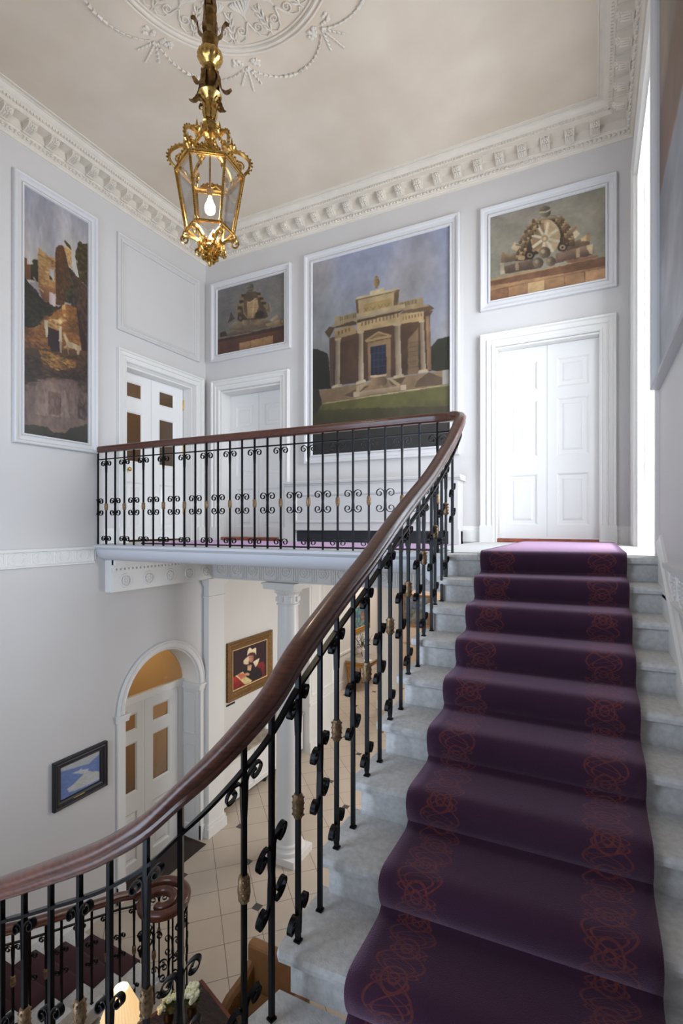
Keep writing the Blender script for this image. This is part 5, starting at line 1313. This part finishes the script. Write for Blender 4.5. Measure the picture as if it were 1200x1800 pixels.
m.lathe([(2.145,0.002),(2.155,0.012),(2.175,0.024),(2.195,0.026),(2.21,0.018),(2.22,0.03),(2.235,0.036),(2.25,0.028),(2.265,0.034),(2.285,0.045),(2.30,0.04),(2.315,0.02),(2.33,0.03),(2.35,0.012)], (LC.x,LC.y,0), 14, fl=lambda k, z: 0.12*(k%2))
for j in range(16): w = j*2.4; m.sphere((LC.x+0.03*cos(w), LC.y+0.03*sin(w), 2.165+0.008*j), 0.014, 6, 4, (1,1,1.3))
m.build('pendant_finial', M_brass, lan, True)
# stem from the crown to the ceiling
m = MB(); X0, Y0 = LC.x, LC.y
m.lathe([(3.02,0.008),(3.04,0.022),(3.07,0.030),(3.09,0.022),(3.11,0.036),(3.135,0.045),(3.15,0.05),(3.165,0.058),(3.18,0.05),(3.20,0.055),(3.225,0.04),(3.25,0.028),(3.29,0.026),(3.33,0.036),(3.36,0.034),(3.385,0.05),(3.405,0.078),(3.42,0.088),(3.432,0.082),(3.44,0.05),(3.46,0.028),(3.50,0.036),(3.54,0.05),(3.575,0.055),(3.60,0.045),(3.612,0.052),(3.63,0.056),(3.645,0.042)], (X0,Y0,0), 16)
m.build('lower_stem', M_brass, lan, True)
m = MB(); m.lathe([(3.645,0.042),(3.665,0.062),(3.69,0.082),(3.715,0.09),(3.74,0.084),(3.765,0.06),(3.775,0.045)], (X0,Y0,0), 36, fl=lambda k, z: 0.07*(k%2)); m.build('fluted_ball', M_brass, lan, True)
m = MB(); m.lathe([(3.775,0.045),(3.80,0.05),(3.82,0.058),(3.85,0.062),(3.862,0.055),(3.87,0.04),(3.89,0.034),(3.95,0.036),(4.05,0.030),(4.20,0.022),(4.5,0.018),(4.56,0.03),(4.60,0.06),(4.62,0.07)], (X0,Y0,0), 16); m.build('upper_stem', M_bronze, lan, True)
def leaf(mb, a, pts, w0, n=9):
    path = catmull([lp(r,a,z) for r, z in pts], 4); N = len(path); tv = (ER*(-sin(a))+ET*cos(a)); rings = []
    for i, p in enumerate(path):
        f = i/(N-1); w = w0*(0.35+0.65*sin(pi*min(1,f*0.85+0.12)))*(1.0+0.16*(i%2)); tt = (path[min(i+1,N-1)]-path[max(i-1,0)]).normalized(); nn = tt.cross(tv).normalized()
        rings.append([p-tv*w+nn*0.004, p-tv*w*0.4-nn*0.006, p+nn*0.002, p+tv*w*0.4-nn*0.006, p+tv*w+nn*0.004, p+tv*w*0.4+nn*0.004, p-tv*w*0.4+nn*0.004])
    mb.loft(rings)
m = MB()
for k in range(4): leaf(m, radians(-12+90*k), [(0.05,3.86),(0.085,3.90),(0.092,3.95),(0.115,3.99),(0.140,3.985)], 0.026)
for k in range(8): leaf(m, radians(45*k), [(0.042,3.86),(0.05,3.93),(0.042,4.0),(0.045,4.03)], 0.022)
for k in range(6): leaf(m, radians(30+60*k), [(0.034,4.0),(0.042,4.08),(0.034,4.16),(0.04,4.18)], 0.018)
m.build('upper_leaves', M_bronze, lan, True)
m = MB()
for k in range(4): leaf(m, radians(15+90*k+ (12 if k%2 else 0)), [(0.045,3.60),(0.075,3.55),(0.082,3.49),(0.10,3.445),(0.14,3.42),(0.175,3.435)], 0.026)
for k in range(8): leaf(m, radians(45*k+10), [(0.03,3.47),(0.052,3.52),(0.056,3.57),(0.064,3.60)], 0.02)
for k in range(6):
    a = radians(60*k+20); c1 = Vector(lp(0.075,a,3.365)); rd = (Vector(lp(1,a,0))-Vector(lp(0,a,0))).normalized()
    m.tube([c1+rd*0.024*(1-0.65*f)*cos(w)+Vector((0,0,0.024*(1-0.65*f)*sin(w))) for f, w in zip(np.linspace(0,1,12), np.linspace(pi/2,pi/2-7.5,12))], 0.007, 5)
m.build('lower_leaves', M_bronze, lan, True)
m = MB()
for k in range(8): leaf(m, radians(45*k), [(0.036,3.24),(0.05,3.29),(0.045,3.34),(0.056,3.37)], 0.018); leaf(m, radians(45*k+20), [(0.03,3.10),(0.055,3.14),(0.06,3.18),(0.07,3.2)], 0.02)
m.build('crown_leaves', M_brass, lan, True)
m = MB(); m.tube([(X0,Y0,3.03),(X0,Y0,2.72)], 0.0075, 8); m.lathe([(2.665,0.012),(2.67,0.018),(2.70,0.02),(2.715,0.024),(2.73,0.012)], (X0,Y0,0), 12); m.build('lamp_holder', M_gilt, lan, True)
m = MB(); m.lathe([(2.535,0.002),(2.538,0.02),(2.55,0.034),(2.575,0.040),(2.60,0.036),(2.63,0.022),(2.655,0.014),(2.668,0.012)], (X0,Y0,0), 16); m.build('light_bulb', emit('warm_bulb', (255,226,170), 40.0), lan, True)
point('lantern_bulb_light', (X0,Y0,2.50), 24, (1.0,0.84,0.62), 0.03)

# ------------------------------------------------------------------ hall furniture
b = thing('low_sideboard', 'low white sideboard with beige stone top along the hall wall under the portrait', 'sideboard', (-0.35,1.8,G))
m = MB(); m.box((-0.595,0.46,-4.62),(-0.10,3.14,-3.885))
for y0, y1 in ((0.52,1.36),(1.40,2.24),(2.28,3.10)): m.frame(lambda u,v,h: (-0.10+h,u,v), y0, y1, -4.55, -3.93, [(0,0),(0,0.012),(0.012,0.014),(0.03,0.004),(0.034,0)])
m.build('body', M_hall, b)
m = MB(); m.box((-0.595,0.42,-3.885),(-0.07,3.18,-3.845)); m.build('top', M_marble, b, bevel=0.006)
for x in (-0.54,-0.14):
    for y in (0.52,1.8,3.05): m = MB(); m.lathe([(G,0.02),(G+0.05,0.035),(-4.62,0.03)], (x,y,0), 10); m.build('foot', M_blackframe, b, True)
def bouquet(name, label, base, pot_r, pot_h, n, spread, hgt, mf, mg, mp, seed, cat='flowers', fr=0.03):
    rn = random.Random(seed); t = thing(name, label, cat, base); x0,y0,z0 = base
    m = MB(); m.lathe([(z0,pot_r*0.7),(z0+0.01,pot_r*0.75),(z0+pot_h*0.5,pot_r),(z0+pot_h*0.85,pot_r*0.8),(z0+pot_h,pot_r*0.95),(z0+pot_h-0.008,pot_r*0.85)], (x0,y0,0), 16); m.build('vase', mp, t, True)
    m = MB(); m2 = MB()
    for k in range(n):
        a = rn.random()*2*pi; r = spread*sqrt(rn.random()); z = z0+pot_h+hgt*(0.45+0.55*rn.random())*(1-0.35*r/spread); p = Vector((x0+r*cos(a), y0+r*sin(a), z)); R = fr*(0.8+0.5*rn.random())
        for j in range(9):
            q = Vector((rn.gauss(0,1),rn.gauss(0,1),abs(rn.gauss(0,1)))).normalized()*R*0.6; m.sphere(p+q, R*0.5, 6, 4)
    for k in range(n*4):
        a = rn.random()*2*pi; r = spread*1.15*sqrt(rn.random()); p0 = Vector((x0,y0,z0+pot_h*0.95)); p2 = Vector((x0+r*cos(a), y0+r*sin(a), z0+pot_h+hgt*(0.2+0.7*rn.random()))); m2.tube([p0.lerp(p2,0.35), p0.lerp(p2,0.75), p2], lambda f: 0.003+0.014*sin(pi*f), 4, flat=0.3)
    m.build('blooms', mf, t, True); m2.build('leaves', mg, t, True); return t
bouquet('flower_vase', 'white flowers and green leaves on the low sideboard behind the column', (-0.32,2.10,-3.845), 0.07, 0.12, 16, 0.17, 0.36, M_flower, M_green, M_white, 11)
# gilded console table far down the corridor
M_console = mat('bright_carved_gilding', (206,150,78), 0.4, metal=0.5, noise=0.35, nscale=40)
c = thing('console_table', 'carved gilt console table with stone top against the corridor wall', 'table', (-0.85,8.0,G))
m = MB(); m.box((-1.225,7.45,-3.94),(-0.44,8.55,-3.90)); m.build('top', M_marble, c, bevel=0.008)
m = MB(); m.box((-1.22,7.50,-4.08),(-0.50,8.50,-3.94))
for k in range(12): m.sphere((-1.18+0.06*k,7.495,-4.01), 0.026, 6, 4); m.sphere((-0.495,7.53+0.084*k,-4.01), 0.026, 6, 4)
m.build('carved_frieze', M_console, c, True)
for x in (-1.16,-0.55):
    for y in (7.56,8.44): m = MB(); m.lathe([(G,0.03),(G+0.04,0.045),(G+0.08,0.022),(G+0.3,0.026),(G+0.5,0.045),(-4.12,0.055),(-4.08,0.05)], (x,y,0), 10); m.build('leg', M_console, c, True)
t = thing('leaflet_stand', 'white leaflet stand on the gilt console table', 'leaflet stand', (-0.78,7.95,-3.90)); m = MB(); m.obox((-0.78,7.95,-3.755),(1,-0.3,0),(0.3,1,0.25),(0,-0.25,1),0.11,0.008,0.14); m.build('card', M_white, t); m = MB(); m.box((-0.88,7.90,-3.899),(-0.68,8.02,-3.885)); m.build('base', M_white, t)
m = MB(); m.obox((-0.60,7.75,-3.892),(1,0.6,0),(-0.6,1,0),(0,0,1),0.12,0.05,0.006); tag(m.build('leaflet', M_white), 'white leaflet lying flat at the front of the gilt console', 'leaflet')
bouquet('potted_plant', 'grey-green leafy plant on the gilt console table under the abstract painting', (-0.95,8.25,-3.90), 0.09, 0.16, 9, 0.30, 0.60, M_darkgreen, M_darkgreen, M_darkgreen, 12, 'plant', 0.02)
bouquet('potted_plant', 'spindly plant in a gold pot beyond the corridor pier', (1.05,8.3,G), 0.16, 0.9, 5, 0.25, 0.45, M_darkgreen, M_darkgreen, M_gilt, 13, 'plant', 0.02)
m = MB(); m.box((-0.28,-1.50,G),(0.18,-0.19,G+0.012)); tag(m.build('doormat', M_darkmat), 'dark brown doormat at the arched double door', 'doormat')
# dark table, lamp, flowers and leather chair at the foot of the picture
TC = Vector((2.311,-2.615,0)); TU, TV = Vector((-0.32,-0.947,0)), Vector((0.947,-0.32,0)); TZ = -3.96
t = thing('side_table', 'dark polished wooden table beside the foot of the stairs', 'table', tuple(TC+TU*0.6+TV*0.36+Vector((0,0,G))))
cc = TC+TU*0.6+TV*0.36
m = MB(); m.obox(cc+Vector((0,0,TZ-0.012)), TU, TV, (0,0,1), 0.575, 0.335, 0.012); m.build('tabletop', M_tabletop, t)
m = MB()
for sg in (-1,1): m.obox(cc+TV*0.348*sg+Vector((0,0,TZ-0.014)), TU, TV, (0,0,1), 0.60, 0.014, 0.016); m.obox(cc+TU*0.588*sg+Vector((0,0,TZ-0.014)), TU, TV, (0,0,1), 0.014, 0.335, 0.016)
m.build('edge_banding', M_tableedge, t)
m = MB(); m.obox(cc+Vector((0,0,TZ-0.09)), TU, TV, (0,0,1), 0.53, 0.29, 0.06); m.build('apron', M_tableedge, t)
for a in (-1,1):
    for b_ in (-1,1):
        p = cc+TU*0.50*a+TV*0.26*b_; m = MB(); m.lathe([(G,0.018),(G+0.3,0.02),(TZ-0.15,0.03),(TZ-0.03,0.03)], (p.x,p.y,0), 8); m.build('leg', M_tableedge, t, True)
lx, ly = 2.235, -3.43
l = thing('table_lamp', 'lit table lamp with pleated cream shade on the dark table', 'lamp', (lx,ly,TZ))
m = MB(); m.lathe([(TZ+0.001,0.07),(TZ+0.015,0.07),(TZ+0.03,0.03),(TZ+0.10,0.045),(TZ+0.17,0.05),(TZ+0.24,0.025),(TZ+0.30,0.014),(TZ+0.34,0.014)], (lx,ly,0), 16); m.build('base', M_brassy, l, True)
z0, z1, r0, r1 = TZ+0.335, TZ+0.565, 0.148, 0.048; n = 64; rings = []
for z, r, o in ((z0,r0,0),(z1,r1,0),(z1,r1,-0.003),(z0,r0,-0.003)):
    rings.append([(lx+(r+o+(0.007 if k%2 else 0))*cos(2*pi*k/n), ly+(r+o+(0.007 if k%2 else 0))*sin(2*pi*k/n), z) for k in range(n)])
M_shade = emit('lit_pleated_shade', (255,206,140), 0.6)
_nt = M_shade.node_tree; _p = _nt.nodes['Principled BSDF']; _p.inputs['Base Color'].default_value = s2l((235,220,190))+(1,)
m = MB(); m.loft(rings, loop=True); m.build('shade', M_shade, l, False)
m = MB(); m.sphere((lx,ly,TZ+0.44), 0.03, 10, 8); m.build('light_bulb', emit('lamp_bulb', (255,224,170), 30.0), l, True)
point('table_lamp_light', (lx,ly,TZ+0.60), 3.0, (1.0,0.8,0.52), 0.04)
bouquet('flower_vase', 'small pot of white and green flowers on the dark table, nearer the lamp', (2.335,-3.04,TZ), 0.045, 0.10, 9, 0.075, 0.13, M_flower, M_green, M_bronze, 21, 'flowers', 0.032)
bouquet('flower_vase', 'small pot of white roses on the dark table, further from the lamp', (2.475,-2.915,TZ), 0.045, 0.10, 9, 0.075, 0.13, M_flower, M_green, M_bronze, 22, 'flowers', 0.034)
c = thing('leather_armchair', 'tan leather armchair with studded arm below the stone steps', 'armchair', (2.83,-2.4,G))
m = MB(); m.box((2.50,-2.20,-4.36),(3.16,-2.09,-3.86)); m.build('backrest', M_leather, c, bevel=0.03)
m = MB(); m.box((2.58,-2.66,-4.40),(3.08,-2.20,-4.26)); m.build('seat', M_leather, c, bevel=0.03)
for x in (2.50,3.08):
    m = MB(); m.loft([[(x+0.0,y,-4.40),(x+0.08,y,-4.40),(x+0.085,y,z-0.03),(x+0.06,y,z),(x+0.02,y,z),(x-0.005,y,z-0.03)] for y, z in ((-2.62,-4.14),(-2.5,-4.09),(-2.3,-4.08),(-2.20,-4.02))]); a = m.build('arm', M_leather, c, True)
    m = MB()
    for k in range(14): m.sphere((x+0.088 if x < 3 else x-0.008, -2.62+0.03*k, -4.16+0.0035*k), 0.006, 5, 4)
    m.build('stud_row', M_brassy, a, True)
m = MB(); m.box((2.52,-2.64,-4.48),(3.14,-2.12,-4.40)); m.build('seat_frame', M_leather, c)
for x in (2.54,3.10):
    for y in (-2.60,-2.14): m = MB(); m.lathe([(G,0.016),(-4.48,0.028)], (x,y,0), 8); m.build('leg', M_tableedge, c, True)
